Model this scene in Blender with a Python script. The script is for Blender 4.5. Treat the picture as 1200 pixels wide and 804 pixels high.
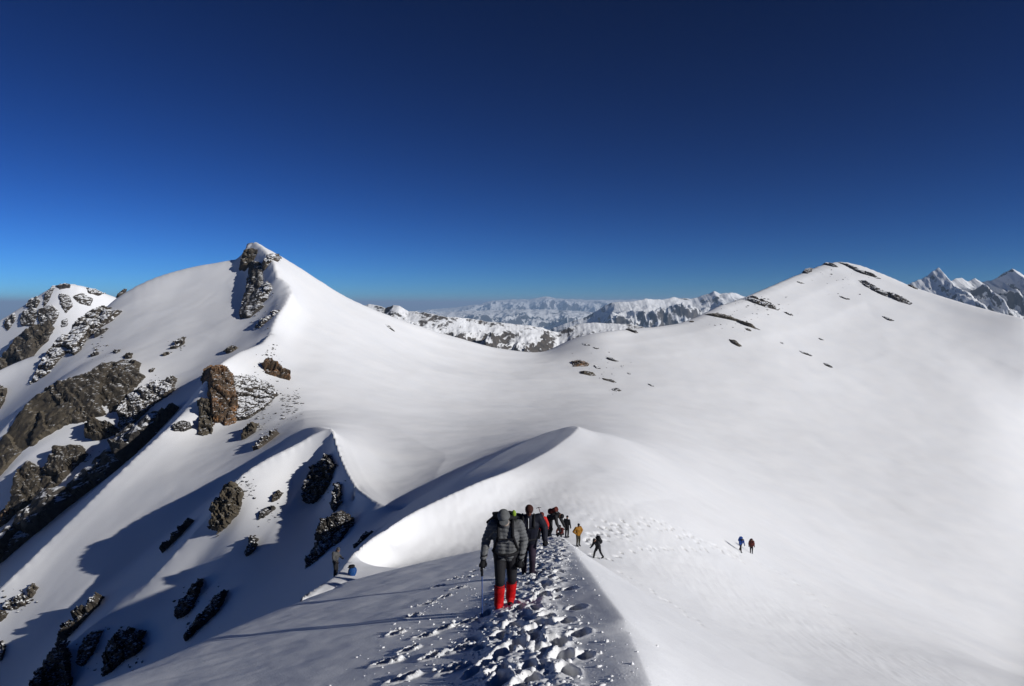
import bpy, bmesh, math, random
import numpy as np
from mathutils import Vector, Matrix

for _o in list(bpy.data.objects):
    bpy.data.objects.remove(_o)
scene = bpy.context.scene
col = scene.collection
R = math.radians
random.seed(7)
rng = np.random.RandomState(11)

# ------------------------------------------------------------------ camera
FPX = 800.0                       # focal length in pixels of the 1200 px wide photograph
PITCH = math.atan(46.0 / FPX)     # true horizon sits at row 356
cam_d = bpy.data.cameras.new('camera')
cam_d.sensor_width = 36.0
cam_d.lens = 24.0
cam_d.clip_start = 0.1
cam_d.clip_end = 400000.0
cam = bpy.data.objects.new('camera', cam_d)
cam.location = (0, 0, 0)
cam.rotation_euler = (R(90) - PITCH, 0, 0)
col.objects.link(cam)
scene.camera = cam

# ------------------------------------------------------------------ sky and sun
SUN_EL, SUN_BACK = R(23.5), R(28.0)      # low sun, right of the camera and a little behind it
sun_dir = Vector((math.cos(SUN_EL) * math.cos(SUN_BACK), -math.cos(SUN_EL) * math.sin(SUN_BACK), math.sin(SUN_EL)))
world = bpy.data.worlds.new('World')
scene.world = world
world.use_nodes = True
wn, wl = world.node_tree.nodes, world.node_tree.links
wn.clear()
w_out = wn.new('ShaderNodeOutputWorld')
w_bg = wn.new('ShaderNodeBackground')
w_sky = wn.new('ShaderNodeTexSky')
w_sky.sky_type = 'NISHITA'
w_sky.sun_disc = False
w_sky.sun_elevation = SUN_EL
w_sky.sun_rotation = math.atan2(sun_dir.x, sun_dir.y)
w_sky.altitude = 5000.0
w_sky.air_density = 1.0
w_sky.dust_density = 0.3
w_sky.ozone_density = 3.0
w_gam = wn.new('ShaderNodeGamma')
w_gam.inputs['Gamma'].default_value = 1.9      # the deep polarised blue of a high-altitude sky
w_mul = wn.new('ShaderNodeVectorMath'); w_mul.operation = 'MULTIPLY'
w_mul.inputs[1].default_value = (0.070, 0.143, 0.192)
w_bg.inputs['Strength'].default_value = 0.055
wl.new(w_sky.outputs[0], w_gam.inputs['Color'])
wl.new(w_gam.outputs[0], w_mul.inputs[0])
wl.new(w_mul.outputs[0], w_bg.inputs['Color'])
wl.new(w_bg.outputs[0], w_out.inputs['Surface'])

sun_d = bpy.data.lights.new('sun', 'SUN')
sun_d.energy = 4.1
sun_d.angle = R(0.53)
sun_d.color = (1.0, 0.975, 0.94)
sun = bpy.data.objects.new('sun', sun_d)
sun.rotation_euler = sun_dir.to_track_quat('Z', 'Y').to_euler()
col.objects.link(sun)

scene.render.engine = 'CYCLES'
scene.cycles.max_bounces = 6
scene.cycles.diffuse_bounces = 1
scene.view_settings.view_transform = 'Standard'
scene.view_settings.look = 'None'
scene.view_settings.exposure = 0.0
scene.view_settings.gamma = 1.0
scene.view_settings.use_curve_mapping = False

# ------------------------------------------------------------------ helpers
def tag(o, label=None, cat=None, group=None, kind=None):
    if label: o['label'] = label
    if cat: o['category'] = cat
    if group: o['group'] = group
    if kind: o['kind'] = kind
    return o

def link_mesh(name, me, mat=None, parent=None):
    o = bpy.data.objects.new(name, me)
    col.objects.link(o)
    if mat is not None and len(me.materials) == 0:
        me.materials.append(mat)
    if parent is not None:
        o.parent = parent
    return o

def empty(name, loc, rz=0.0):
    o = bpy.data.objects.new(name, None)
    o.empty_display_size = 0.2
    o.location = loc
    o.rotation_euler = (0, 0, rz)
    col.objects.link(o)
    return o

def mesh_np(name, verts, faces, smooth=True):
    """verts (n,3), faces (m,k) with k = 3 or 4 -> mesh, quickly"""
    verts = np.ascontiguousarray(verts, dtype=np.float32)
    faces = np.ascontiguousarray(faces, dtype=np.int32)
    me = bpy.data.meshes.new(name)
    m, k = faces.shape
    me.vertices.add(len(verts))
    me.vertices.foreach_set('co', verts.ravel())
    me.loops.add(m * k)
    me.loops.foreach_set('vertex_index', faces.ravel())
    me.polygons.add(m)
    me.polygons.foreach_set('loop_start', np.arange(m, dtype=np.int32) * k)
    me.polygons.foreach_set('loop_total', np.full(m, k, dtype=np.int32))
    me.polygons.foreach_set('use_smooth', np.full(m, smooth, dtype=bool))
    me.update()
    me.validate()
    return me

def grid_faces(nr, nc):
    i = np.arange(nr * nc, dtype=np.int32).reshape(nr, nc)
    return np.stack([i[:-1, :-1], i[:-1, 1:], i[1:, 1:], i[1:, :-1]], -1).reshape(-1, 4)

# gradient noise, vectorised
def _hash(ix, iy, iz, seed):
    h = (ix.astype(np.int64) * 374761393 + iy.astype(np.int64) * 668265263 + iz.astype(np.int64) * 2147483647 + seed * 974711) & 0xffffffff
    h = ((h ^ (h >> 13)) * 1274126177) & 0xffffffff
    h = ((h ^ (h >> 16)) * 2246822519) & 0xffffffff
    return (h ^ (h >> 15)) & 0xffffffff

def rnd3(ix, iy, iz, seed):
    return _hash(ix, iy, iz, seed).astype(np.float64) / 4294967295.0

def noise2(x, y, seed=0):
    x = np.asarray(x, float); y = np.asarray(y, float)
    x0 = np.floor(x); y0 = np.floor(y)
    fx = x - x0; fy = y - y0
    ux = fx * fx * fx * (fx * (fx * 6 - 15) + 10); uy = fy * fy * fy * (fy * (fy * 6 - 15) + 10)
    x0 = x0.astype(np.int64); y0 = y0.astype(np.int64)
    z0 = np.zeros_like(x0)
    def g(dx, dy):
        a = rnd3(x0 + dx, y0 + dy, z0, seed) * (2 * math.pi)
        return np.cos(a) * (fx - dx) + np.sin(a) * (fy - dy)
    a = g(0, 0); b = g(1, 0); c = g(0, 1); d = g(1, 1)
    return ((a + (b - a) * ux) * (1 - uy) + (c + (d - c) * ux) * uy) * 1.45

def fbm2(x, y, seed=0, oct=5, gain=0.5, ridged=False):
    s = 0.0; a = 1.0; f = 1.0; n = 0.0
    for k in range(oct):
        v = noise2(x * f + 17.3 * k, y * f - 9.1 * k, seed + k)
        if ridged:
            v = 1.0 - 2.0 * np.abs(v)
        s = s + a * v; n += a; a *= gain; f *= 2.03
    return s / n

# photograph pixel (1200 wide) + depth along the view axis -> point of the place
_cp, _sp = math.cos(PITCH), math.sin(PITCH)
def ray(px, py):
    a = (px - 600.0) / FPX; b = (402.0 - py) / FPX
    return np.array([a, _cp + b * _sp, -_sp + b * _cp])
def P(px, py, d):
    r = ray(px, py)
    return r * (d / r[1])

# ------------------------------------------------------------------ materials
def new_mat(name):
    m = bpy.data.materials.new(name)
    m.use_nodes = True
    nt = m.node_tree
    b = nt.nodes['Principled BSDF']
    return m, nt, b

def nd(nt, typ, **kw):
    n = nt.nodes.new(typ)
    for k, v in kw.items():
        if k.startswith('i_'):
            n.inputs[k[2:].replace('_', ' ')].default_value = v
        else:
            setattr(n, k, v)
    return n

def ramp(nt, stops, interp='LINEAR'):
    r = nt.nodes.new('ShaderNodeValToRGB')
    r.color_ramp.interpolation = interp
    e = r.color_ramp.elements
    while len(e) < len(stops): e.new(0.5)
    for el, (p, c) in zip(e, stops):
        el.position = p
        el.color = c if len(c) == 4 else (*c, 1)
    return r

def snow_material():
    m, nt, b = new_mat('snow')
    L = nt.links.new
    geo = nd(nt, 'ShaderNodeNewGeometry')
    n1 = nd(nt, 'ShaderNodeTexNoise'); n1.inputs['Scale'].default_value = 0.09; n1.inputs['Detail'].default_value = 6
    L(geo.outputs['Position'], n1.inputs['Vector'])
    cr = ramp(nt, [(0.3, (0.84, 0.85, 0.865)), (0.7, (0.88, 0.88, 0.88))])
    L(n1.outputs['Fac'], cr.inputs[0])
    L(cr.outputs[0], b.inputs['Base Color'])
    b.inputs['Roughness'].default_value = 0.62
    b.inputs['Specular IOR Level'].default_value = 0.25
    n2 = nd(nt, 'ShaderNodeTexNoise'); n2.inputs['Scale'].default_value = 38.0; n2.inputs['Detail'].default_value = 3
    n3 = nd(nt, 'ShaderNodeTexNoise'); n3.inputs['Scale'].default_value = 1.7; n3.inputs['Detail'].default_value = 8; n3.inputs['Roughness'].default_value = 0.62
    mp = nd(nt, 'ShaderNodeMapping'); mp.inputs['Scale'].default_value = (0.45, 1.0, 1.0); mp.inputs['Rotation'].default_value = (0, 0, 0.5)
    L(geo.outputs['Position'], n2.inputs['Vector'])
    L(geo.outputs['Position'], mp.inputs['Vector']); L(mp.outputs[0], n3.inputs['Vector'])
    b1 = nd(nt, 'ShaderNodeBump'); b1.inputs['Strength'].default_value = 0.35; b1.inputs['Distance'].default_value = 0.012
    b2 = nd(nt, 'ShaderNodeBump'); b2.inputs['Strength'].default_value = 0.075; b2.inputs['Distance'].default_value = 0.12
    L(n3.outputs['Fac'], b2.inputs['Height']); L(n2.outputs['Fac'], b1.inputs['Height'])
    L(b2.outputs[0], b1.inputs['Normal']); L(b1.outputs[0], b.inputs['Normal'])
    return m
M_SNOW = snow_material()

def rock_material(name, c1, c2, c3, snow_lo=0.62, snow_hi=0.80, scale=1.0):
    """bedrock with a dusting of snow lying on its ledges"""
    m, nt, b = new_mat(name)
    L = nt.links.new
    geo = nd(nt, 'ShaderNodeNewGeometry')
    n1 = nd(nt, 'ShaderNodeTexNoise'); n1.inputs['Scale'].default_value = 0.35 * scale; n1.inputs['Detail'].default_value = 9; n1.inputs['Roughness'].default_value = 0.65
    L(geo.outputs['Position'], n1.inputs['Vector'])
    cr = ramp(nt, [(0.30, c1), (0.48, c2), (0.68, c3)])
    L(n1.outputs['Fac'], cr.inputs[0])
    sx = nd(nt, 'ShaderNodeSeparateXYZ'); L(geo.outputs['Normal'], sx.inputs[0])
    n2 = nd(nt, 'ShaderNodeTexNoise'); n2.inputs['Scale'].default_value = 0.9 * scale; n2.inputs['Detail'].default_value = 8; n2.inputs['Roughness'].default_value = 0.7
    L(geo.outputs['Position'], n2.inputs['Vector'])
    ma = nd(nt, 'ShaderNodeMath', operation='MULTIPLY_ADD'); ma.inputs[1].default_value = 0.9; ma.inputs[2].default_value = -0.45
    L(n2.outputs['Fac'], ma.inputs[0])
    ad = nd(nt, 'ShaderNodeMath', operation='ADD'); L(sx.outputs['Z'], ad.inputs[0]); L(ma.outputs[0], ad.inputs[1])
    mr = nd(nt, 'ShaderNodeMapRange'); mr.inputs['From Min'].default_value = snow_lo; mr.inputs['From Max'].default_value = snow_hi
    L(ad.outputs[0], mr.inputs['Value'])
    mx = nd(nt, 'ShaderNodeMix', data_type='RGBA')
    L(mr.outputs[0], mx.inputs['Factor']); L(cr.outputs[0], mx.inputs['A']); mx.inputs['B'].default_value = (0.83, 0.84, 0.85, 1)
    L(mx.outputs['Result'], b.inputs['Base Color'])
    b.inputs['Roughness'].default_value = 0.85
    b.inputs['Specular IOR Level'].default_value = 0.3
    bp = nd(nt, 'ShaderNodeBump'); bp.inputs['Strength'].default_value = 0.7; bp.inputs['Distance'].default_value = 0.5 / scale
    n3 = nd(nt, 'ShaderNodeTexNoise'); n3.inputs['Scale'].default_value = 1.6 * scale; n3.inputs['Detail'].default_value = 8; n3.inputs['Roughness'].default_value = 0.7
    L(geo.outputs['Position'], n3.inputs['Vector'])
    L(n3.outputs['Fac'], bp.inputs['Height']); L(bp.outputs[0], b.inputs['Normal'])
    return m

# ------------------------------------------------------------------ the snow mountain: a height field
# plan grid: rows = distance from the viewpoint (geometric spacing), columns = bearing
DTH, DU = 0.0025, 0.0034
TH1 = R(42.0)
_inner = np.arange(-TH1, TH1 + 1e-9, DTH)
_outer = np.linspace(0, 1, 46)[1:] ** 1.6 * (math.pi - TH1) + TH1
TH = np.concatenate([-_outer[::-1], _inner, _outer])
U = np.concatenate([np.linspace(math.log(0.7), math.log(4.6), 60)[:-1],
                    np.arange(math.log(4.6), math.log(900.0), DU),
                    np.linspace(math.log(900.0), math.log(7000.0), 60)[1:]])
NR, NC = len(U), len(TH)
RR = np.exp(U)[:, None]
GX = RR * np.sin(TH)[None, :]
GY = RR * np.cos(TH)[None, :]

def gidx(x, y):
    r = np.hypot(x, y)
    return np.interp(np.log(np.maximum(r, 0.7)), U, np.arange(NR)), np.interp(np.arctan2(x, y), TH, np.arange(NC))

# the near crest where the trail runs: a plane that falls away forward and leans left
PA, PB, PC = -1.65, 0.185, -0.30
def plane_z(x, y):
    return PA + PB * x + PC * y
def plane_hit(px, py):
    r = ray(px, py)
    t = PA / (r[2] - PB * r[0] - PC * r[1])
    return r * t

mask = np.zeros((NR, NC), np.float32)
val = np.zeros((NR, NC), np.float32)
sig0 = np.full((NR, NC), 1e6, np.float32)      # least smoothing, kept only along creases

def put_line(pts, crease=None):
    pts = [np.asarray(p, float) for p in pts]
    for a, b in zip(pts[:-1], pts[1:]):
        ia, ja = gidx(a[0], a[1]); ib, jb = gidx(b[0], b[1])
        n = int(max(abs(ib - ia), abs(jb - ja)) * 1.5) + 2
        t = np.linspace(0, 1, n)
        # walk in log distance so that the line stays straight on the grid
        ii = np.clip(np.rint(ia + (ib - ia) * t).astype(int), 0, NR - 1)
        jj = np.clip(np.rint(ja + (jb - ja) * t).astype(int), 0, NC - 1)
        # heights: straight in the picture of the ridge (ratio height / distance is blended)
        ra, rb = math.hypot(a[0], a[1]), math.hypot(b[0], b[1])
        rr = np.exp(np.interp(ii, np.arange(NR), U))
        za, zb = a[2] / ra, b[2] / rb
        z = (za + (zb - za) * t) * rr
        mask[ii, jj] = 1; val[ii, jj] = z
        if crease is not None:
            sig0[ii, jj] = np.minimum(sig0[ii, jj], crease)

def smooth_path(pts, n=8):
    """Catmull-Rom through (px,py,d) rows"""
    p = np.asarray(pts, float)
    p = np.vstack([2 * p[0] - p[1], p, 2 * p[-1] - p[-2]])
    out = []
    for i in range(1, len(p) - 2):
        for t in np.linspace(0, 1, n, endpoint=False):
            a, b, c, d = p[i - 1], p[i], p[i + 1], p[i + 2]
            out.append(0.5 * ((2 * b) + (-a + c) * t + (2 * a - 5 * b + 4 * c - d) * t * t + (-a + 3 * b - 3 * c + d) * t ** 3))
    out.append(p[-2])
    return np.array(out)

def px_line(pts, crease=None, smooth=False, off=None):
    if smooth: pts = smooth_path(pts)
    w = [P(*p) for p in pts]
    if off is not None: w = [q + np.array(off) for q in w]
    put_line(w, crease)
    return w

# ---- hidden ground and the far skirts of the mountain
for x0 in (-1, 1):
    th = x0 * math.pi * 0.99999
    put_line([(math.sin(th) * r, math.cos(th) * r, z) for r, z in ((0.8, -1.4), (6, 0.3), (40, 8), (150, 2), (700, -150), (6900, -1650))])
put_line([(7000 * math.sin(t), 7000 * math.cos(t), -1650) for t in np.linspace(-3.14, 3.14, 60)])
put_line([(2500 * math.sin(t), 2500 * math.cos(t), -760) for t in np.linspace(-3.14, 3.14, 60)])
for s, zz in ((-1, (-4, -30, -110, -400)), (1, (-3.5, -26, -90, -380))):
    put_line([(s * 9, -2, zz[0]), (s * 45, -10, zz[1]), (s * 200, -40, zz[2]), (s * 900, -60, zz[3])])

# ---- near crest: fixed plane inside its outline
edge_left = [plane_hit(*p) for p in ((20, 846), (100, 806), (200, 764), (300, 719), (400, 682), (480, 662), (560, 644), (640, 629))]
edge_right = [plane_hit(*p) for p in ((648, 627.5), (660, 630), (671, 639), (680, 655), (691, 669), (706, 691), (722, 711), (731, 722), (748, 760), (768, 806))]
edge_right += [np.array([0.95, 4.0, 0]), np.array([0.9, 2.0, 0])]
def inside(poly, x, y):
    poly = np.asarray(poly)[:, :2]
    c = np.zeros(np.shape(x), bool)
    for (x1, y1), (x2, y2) in zip(poly, np.roll(poly, -1, 0)):
        if y1 == y2: continue
        c ^= ((y1 > y) != (y2 > y)) & (x < (x2 - x1) * (y - y1) / (y2 - y1) + x1)
    return c
outline = edge_left + edge_right + [np.array([0.9, -2.0, 0]), np.array([-4.0, -2.0, 0])]
ins = inside(outline, GX, GY)
mask[ins] = 1; val[ins] = plane_z(GX, GY)[ins]
put_line([(p[0], p[1], plane_z(p[0], p[1])) for p in edge_left[:5]], crease=7)
put_line([(p[0], p[1], plane_z(p[0], p[1])) for p in edge_left[4:]], crease=2.5)
put_line([(p[0] * 1.13, p[1] * 1.13, plane_z(p[0] * 1.13, p[1] * 1.13) - 1.6) for p in edge_left[4:-1]])
put_line([(p[0], p[1], plane_z(p[0], p[1])) for p in edge_right[:8]], crease=2.0)
put_line([(p[0], p[1], plane_z(p[0], p[1])) for p in edge_right[7:]], crease=9.0)

# ---- saddle, right-hand slope below the trail
put_line([(2.0, 39, -14.2), (4.2, 30, -12.6), (6.5, 20, -10.2), (7, 12, -8.0), (6.5, 6, -6.3), (6, 2, -4.9)])
put_line([(4.5, 44, -16.6), (11, 36, -18.2), (15, 26, -17.2), (15, 14, -13.2)])
px_line([(425, 684, 42), (445, 676, 45), (480, 666, 47), (540, 654, 49.5), (600, 643, 51), (640, 640, 49.5), (668, 632, 49), (703, 656, 46), (760, 652, 53), (820, 650, 62), (880, 657, 74), (930, 667, 84)])
px_line([(880, 804, 30), (960, 804, 36), (1080, 804, 44), (1200, 804, 52), (1330, 804, 60)])
px_line([(800, 740, 36), (900, 745, 46), (1000, 752, 57), (1100, 765, 68), (1200, 790, 78), (1330, 815, 88)])
px_line([(740, 582, 64), (780, 589, 68), (830, 611, 77), (880, 636, 87), (940, 661, 96), (1010, 693, 102), (1100, 735, 106), (1200, 777, 108), (1330, 830, 108)])

# ---- the lit swell beyond the saddle and its shaded lee face
lip = [(352, 695, 31.5), (378, 682, 34), (396, 671, 36), (418, 643, 42), (440, 627, 47), (470, 608, 51), (500, 592, 55), (560, 565, 62), (600, 550, 69), (640, 530, 83), (662, 515, 99), (674, 505, 113), (678, 499, 122)]
limb = [(678, 497, 126), (660, 500, 134), (640, 507, 132), (600, 524, 113), (560, 547, 95), (520, 577, 78), (490, 592, 69), (470, 602, 63), (445, 618, 57), (420, 640, 51), (398, 664, 45), (372, 684, 40)]
px_line(lip, 1.2, True)
px_line(limb, 2.5, True)
px_line([(478, 592, 89), (500, 578, 99), (530, 558, 112), (560, 540, 127), (600, 519, 150), (640, 503, 180)])
px_line([(400, 668, 54), (445, 629, 66), (470, 614, 74)], off=(0, 0, -2.0))
px_line([(455, 645, 48.5), (540, 624, 53.5), (600, 602, 59.5), (640, 575, 66), (690, 548, 75)])
# ---- great bowl and the flank of the left peak
for ln in ([(690, 612, 54), (700, 572, 67), (706, 535, 92), (708, 507, 130), (706, 487, 225), (705, 455, 335), (705, 420, 390), (705, 388, 440)],
           [(740, 580, 65), (742, 547, 88), (744, 518, 130), (744, 495, 222), (744, 462, 325), (742, 420, 400), (740, 384, 455)],
           [(780, 588, 68), (782, 560, 100), (784, 532, 150), (784, 504, 230), (782, 470, 320), (780, 430, 385), (780, 400, 428), (782, 379, 478)],
           [(850, 618, 82), (850, 592, 115), (850, 560, 170), (850, 525, 250), (850, 480, 335), (850, 430, 402), (850, 385, 470), (846, 354, 520)],
           [(920, 650, 95), (920, 618, 130), (920, 580, 190), (920, 535, 270), (920, 480, 352), (920, 420, 432), (920, 370, 515), (920, 325, 590)],
           [(1000, 690, 102), (1000, 650, 145), (1000, 600, 210), (1000, 540, 300), (1000, 480, 385), (1000, 420, 470), (1000, 360, 550), (992, 303, 640)],
           [(1100, 735, 106), (1100, 680, 155), (1100, 610, 230), (1100, 540, 320), (1100, 480, 405), (1100, 420, 480), (1100, 345, 575)],
           [(1200, 777, 108), (1200, 710, 160), (1200, 630, 235), (1200, 550, 330), (1194, 480, 410), (1185, 445, 455), (1196, 371, 520)],
           [(1350, 830, 108), (1350, 750, 170), (1350, 650, 260), (1350, 540, 370), (1340, 440, 450), (1340, 410, 520)],
           [(640, 502, 184), (640, 489, 235), (640, 470, 290), (640, 445, 350), (640, 430, 390), (640, 410, 440)],
           [(580, 528, 142), (580, 513, 182), (580, 494, 232), (580, 468, 288), (580, 440, 350), (580, 405, 420)],
           [(520, 563, 110), (520, 540, 140), (520, 510, 190), (520, 473, 258), (520, 430, 340), (520, 388, 400)],
           [(460, 590, 97), (460, 556, 124), (460, 518, 168), (460, 478, 222), (460, 430, 290), (460, 370, 370)],
           [(402, 515, 130), (404, 480, 190), (404, 440, 235), (400, 390, 290), (400, 343, 355)],
           [(362, 480, 165), (358, 440, 225), (355, 400, 260), (355, 350, 310), (355, 316, 345)]):
    px_line(ln)

# skyline: left peak - col - right peak
sky1 = [(290, 276, 350), (298, 279, 351), (312, 288, 351), (330, 298, 350), (356, 314, 350), (380, 330, 352), (405, 345, 356), (430, 357, 362), (455, 366, 370), (480, 375, 380),
        (510, 385, 392), (540, 394, 405), (570, 402, 416), (600, 408, 428), (625, 411, 437), (642, 409, 441), (655, 401, 441), (670, 394, 440), (690, 389, 440), (715, 385, 444), (740, 382, 455), (770, 380, 472),
        (800, 375, 490), (820, 366, 503), (842, 355, 520), (870, 345, 545), (900, 332, 572), (925, 321, 600), (942, 314, 618), (955, 309, 628), (970, 303, 636), (985, 301, 642), (1000, 303, 640), (1015, 309, 632),
        (1040, 320, 616), (1070, 333, 597), (1100, 343, 578), (1130, 352, 560), (1165, 362, 540), (1200, 371, 520), (1260, 388, 510), (1400, 420, 500)]
w = px_line(sky1, 2.0)
put_line([q * 1.14 + np.array([0, 0, -42 - 0.04 * q[1]]) for q in w])
put_line([q * 1.5 + np.array([0, 0, -230]) for q in w])

# ---- left crest with its cornices, from the gap up to the summit
crest3 = [(474, 600, 92), (450, 592, 95), (432, 582, 100), (417, 569, 106), (405, 548, 113), (396, 526, 121), (389, 501, 130)]
px_line(crest3, 1.0, True)
crest3b = [(389, 501, 130), (372, 498, 142), (356, 500, 150)]
px_line(crest3b, 2.5)
crest4 = [(247, 432, 195), (262, 421, 205), (282, 410, 218), (308, 401, 235), (318, 385, 250), (325, 368, 262), (336, 352, 277), (343, 338, 289), (339, 329, 296), (325, 322, 302), (321, 304, 318), (311, 291, 335), (298, 279, 350), (290, 276, 350)]
px_line(crest4, 1.6, False)

# ---- buttress below it
px_line([(247, 434, 194), (244, 470, 187), (240, 512, 181)])
px_line([(275, 445, 201), (273, 500, 183), (262, 519, 178)])
px_line([(310, 440, 208), (305, 480, 190), (300, 516, 172)])
px_line([(340, 450, 205), (338, 480, 180), (340, 503, 156)])

# ---- spurs and gullies that run down to the left
ribA = [(389, 501, 130), (372, 506, 130), (350, 518, 128), (305, 541, 124), (272, 566, 120), (243, 606, 118), (215, 637, 116), (180, 675, 113), (150, 706, 110), (112, 729, 108), (70, 765, 105), (0, 838, 101), (-120, 970, 96)]
px_line(ribA, 1.2, True)
px_line([(356, 508, 146), (330, 526, 146), (300, 545, 143), (200, 624, 132), (100, 708, 125.5), (0, 795, 121), (-150, 915, 115)], 5)
ribB = [(247, 432, 195), (236, 455, 191), (220, 478, 187), (190, 507, 173), (140, 553, 158), (80, 612, 146), (0, 688, 135), (-150, 830, 124)]
px_line(ribB, 1.2, True)
px_line([(285, 524, 158), (200, 582, 142), (120, 655, 131), (40, 735, 124)])
# foot of the rock wall
px_line([(316, 398, 248), (290, 412, 240), (262, 428, 228), (235, 455, 214), (205, 490, 205), (150, 545, 198), (70, 602, 190), (0, 655, 184), (-150, 760, 174)], 4)
# rock wall
px_line([(230, 432, 245), (190, 445, 240), (150, 432, 246), (100, 438, 247), (60, 452, 243), (30, 463, 238), (-20, 520, 228), (-150, 640, 215)], 5)
px_line([(195, 468, 226), (150, 500, 222), (95, 500, 222), (65, 512, 220), (30, 532, 216), (0, 560, 212), (-150, 690, 200)], 4)
px_line([(140, 512, 217), (100, 517, 216), (50, 540, 212), (12, 562, 209)], 4)
# left face of the peak
px_line([(270, 298, 349), (250, 303, 350), (235, 304, 351), (200, 313, 352), (165, 326, 350), (140, 339, 347), (122, 352, 343), (112, 368, 336), (90, 392, 320), (70, 408, 310), (30, 415, 308), (-30, 440, 300), (-150, 500, 290)], 3, True)
w = [P(*p) for p in ((250, 303, 350), (200, 313, 352), (165, 326, 350), (130, 345, 345), (100, 385, 325), (30, 415, 308), (-150, 500, 290))]
put_line([q * 1.12 + np.array([0, 0, -30.0]) for q in w])
px_line([(283, 325, 338), (285, 345, 318), (296, 375, 285), (292, 400, 252)])
px_line([(268, 340, 328), (250, 380, 290), (228, 420, 256)])
px_line([(215, 345, 335), (195, 385, 300), (170, 425, 259)])
px_line([(150, 360, 328), (130, 395, 298), (110, 425, 262)])
px_line([(70, 425, 292), (60, 445, 262), (40, 460, 250)])
# far-left peak
w = px_line([(-150, 430, 600), (-60, 392, 600), (0, 371, 600), (20, 358, 600), (40, 344, 600), (60, 330, 600), (75, 323, 600), (92, 327, 602), (110, 334, 606), (128, 341, 612), (160, 352, 620), (230, 380, 640)], 2)
put_line([q * 1.2 + np.array([0, 0, -80.0]) for q in w])
px_line([(-100, 470, 400), (0, 425, 430), (50, 405, 450), (90, 395, 460), (130, 400, 470)])
# gully under the near crest
put_line([(-13, 48, -23.5), (-19, 56, -30), (-30, 58, -40), (-52, 58, -57), (-90, 60, -86), (-160, 70, -130)], 6)
put_line([(-10.5, 33, -20), (-17, 25, -24), (-19, 14, -24), (-18, 6, -22)])
put_line([(-11.5, 41, -18.5), (-18, 36, -28), (-30, 26, -37), (-36, 10, -38)])
px_line([(386, 520, 126), (378, 560, 123), (366, 610, 113), (350, 660, 92)])
px_line([(300, 575, 118), (287, 625, 111), (268, 690, 99)])
px_line([(275, 612, 114.5), (242, 662, 111), (205, 704, 107)])
px_line([(350, 545, 125), (335, 595, 117), (315, 650, 101)])
px_line([(415, 590, 106), (405, 625, 95), (395, 650, 80)])
px_line([(464, 605, 88), (450, 613, 83), (432, 625, 76)], 4)

# ---- diffuse the feature lines into a surface
def diffuse(mask, val):
    pyr = [(mask, val)]
    while min(pyr[-1][0].shape) > 24:
        m, v = pyr[-1]
        r, c = m.shape
        if r % 2: m = np.vstack([m, m[-1:]]); v = np.vstack([v, v[-1:]])
        if c % 2: m = np.hstack([m, m[:, -1:]]); v = np.hstack([v, v[:, -1:]])
        mm = (m[::2, ::2] + m[1::2, ::2] + m[::2, 1::2] + m[1::2, 1::2])
        vv = (m * v)
        vv = (vv[::2, ::2] + vv[1::2, ::2] + vv[::2, 1::2] + vv[1::2, 1::2])
        vv = np.where(mm > 0, vv / np.maximum(mm, 1e-6), 0)
        pyr.append(((mm > 0).astype(np.float32), vv.astype(np.float32)))
    z = None
    for lv in range(len(pyr) - 1, -1, -1):
        m, v = pyr[lv]
        if z is None:
            z = np.full(m.shape, float((m * v).sum() / m.sum()), np.float32); it = 900
        else:
            z = np.repeat(np.repeat(z, 2, 0), 2, 1)[:m.shape[0], :m.shape[1]]; it = 160 if lv else 70
        mb = m > 0
        for k in range(it):
            zp = np.pad(z, 1, mode='edge')
            z = 0.25 * (zp[:-2, 1:-1] + zp[2:, 1:-1] + zp[1:-1, :-2] + zp[1:-1, 2:])
            z[mb] = v[mb]
    return z

def box1(a, r, ax):
    if r < 1: return a
    a = np.moveaxis(a, ax, 0)
    p = np.concatenate([np.repeat(a[:1], r + 1, 0), a, np.repeat(a[-1:], r, 0)], 0)
    c = np.cumsum(p, 0, dtype=np.float64)
    o = (c[2 * r + 1:] - c[:-2 * r - 1]) / (2 * r + 1)
    return np.moveaxis(o.astype(np.float32), 0, ax)

def gblur(a, s):
    r = max(1, int(round((math.sqrt(4 * s * s + 1) - 1) / 2)))
    for _ in range(3):
        a = box1(box1(a, r, 0), r, 1)
    return a

# heights are diffused as height over distance, so that near and far ground weigh alike
Z = diffuse(mask, val / np.broadcast_to(RR, val.shape).astype(np.float32)) * RR
# smoothing that fades out towards the creases
K = 0.34
dist = np.where(sig0 < 1e5, sig0 / K, 1e4).astype(np.float32)
for st in (1, 1, 1, 1, 2, 2, 2, 4, 4, 4, 8, 8, 8, 16, 16):
    for dx, dy in ((0, 1), (1, 0), (0, -1), (-1, 0), (1, 1), (-1, 1), (1, -1), (-1, -1)):
        a = np.full_like(dist, 1e4)
        s0 = slice(max(0, dx * st), NR + min(0, dx * st)); s1 = slice(max(0, -dx * st), NR + min(0, -dx * st))
        c0 = slice(max(0, dy * st), NC + min(0, dy * st)); c1 = slice(max(0, -dy * st), NC + min(0, -dy * st))
        a[s0, c0] = dist[s1, c1] + st * math.hypot(dx, dy)
        dist = np.minimum(dist, a)
SMAX = 26.0
sg = np.clip(dist * K, 0.8, SMAX)
lev = [0.8, 2.0, 4.0, 8.0, 14.0, 26.0]
stack = [Z.astype(np.float32)] + [gblur(Z, s) for s in lev[1:]]
Zs = stack[-1].copy()
for k in range(len(lev) - 1):
    t = np.clip((sg - lev[k]) / (lev[k + 1] - lev[k]), 0, 1)
    sel = (sg >= lev[k]) & (sg < lev[k + 1])
    Zs[sel] = (stack[k] * (1 - t) + stack[k + 1] * t)[sel]
Z = Zs.astype(np.float64)
crease_dist = dist
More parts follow.
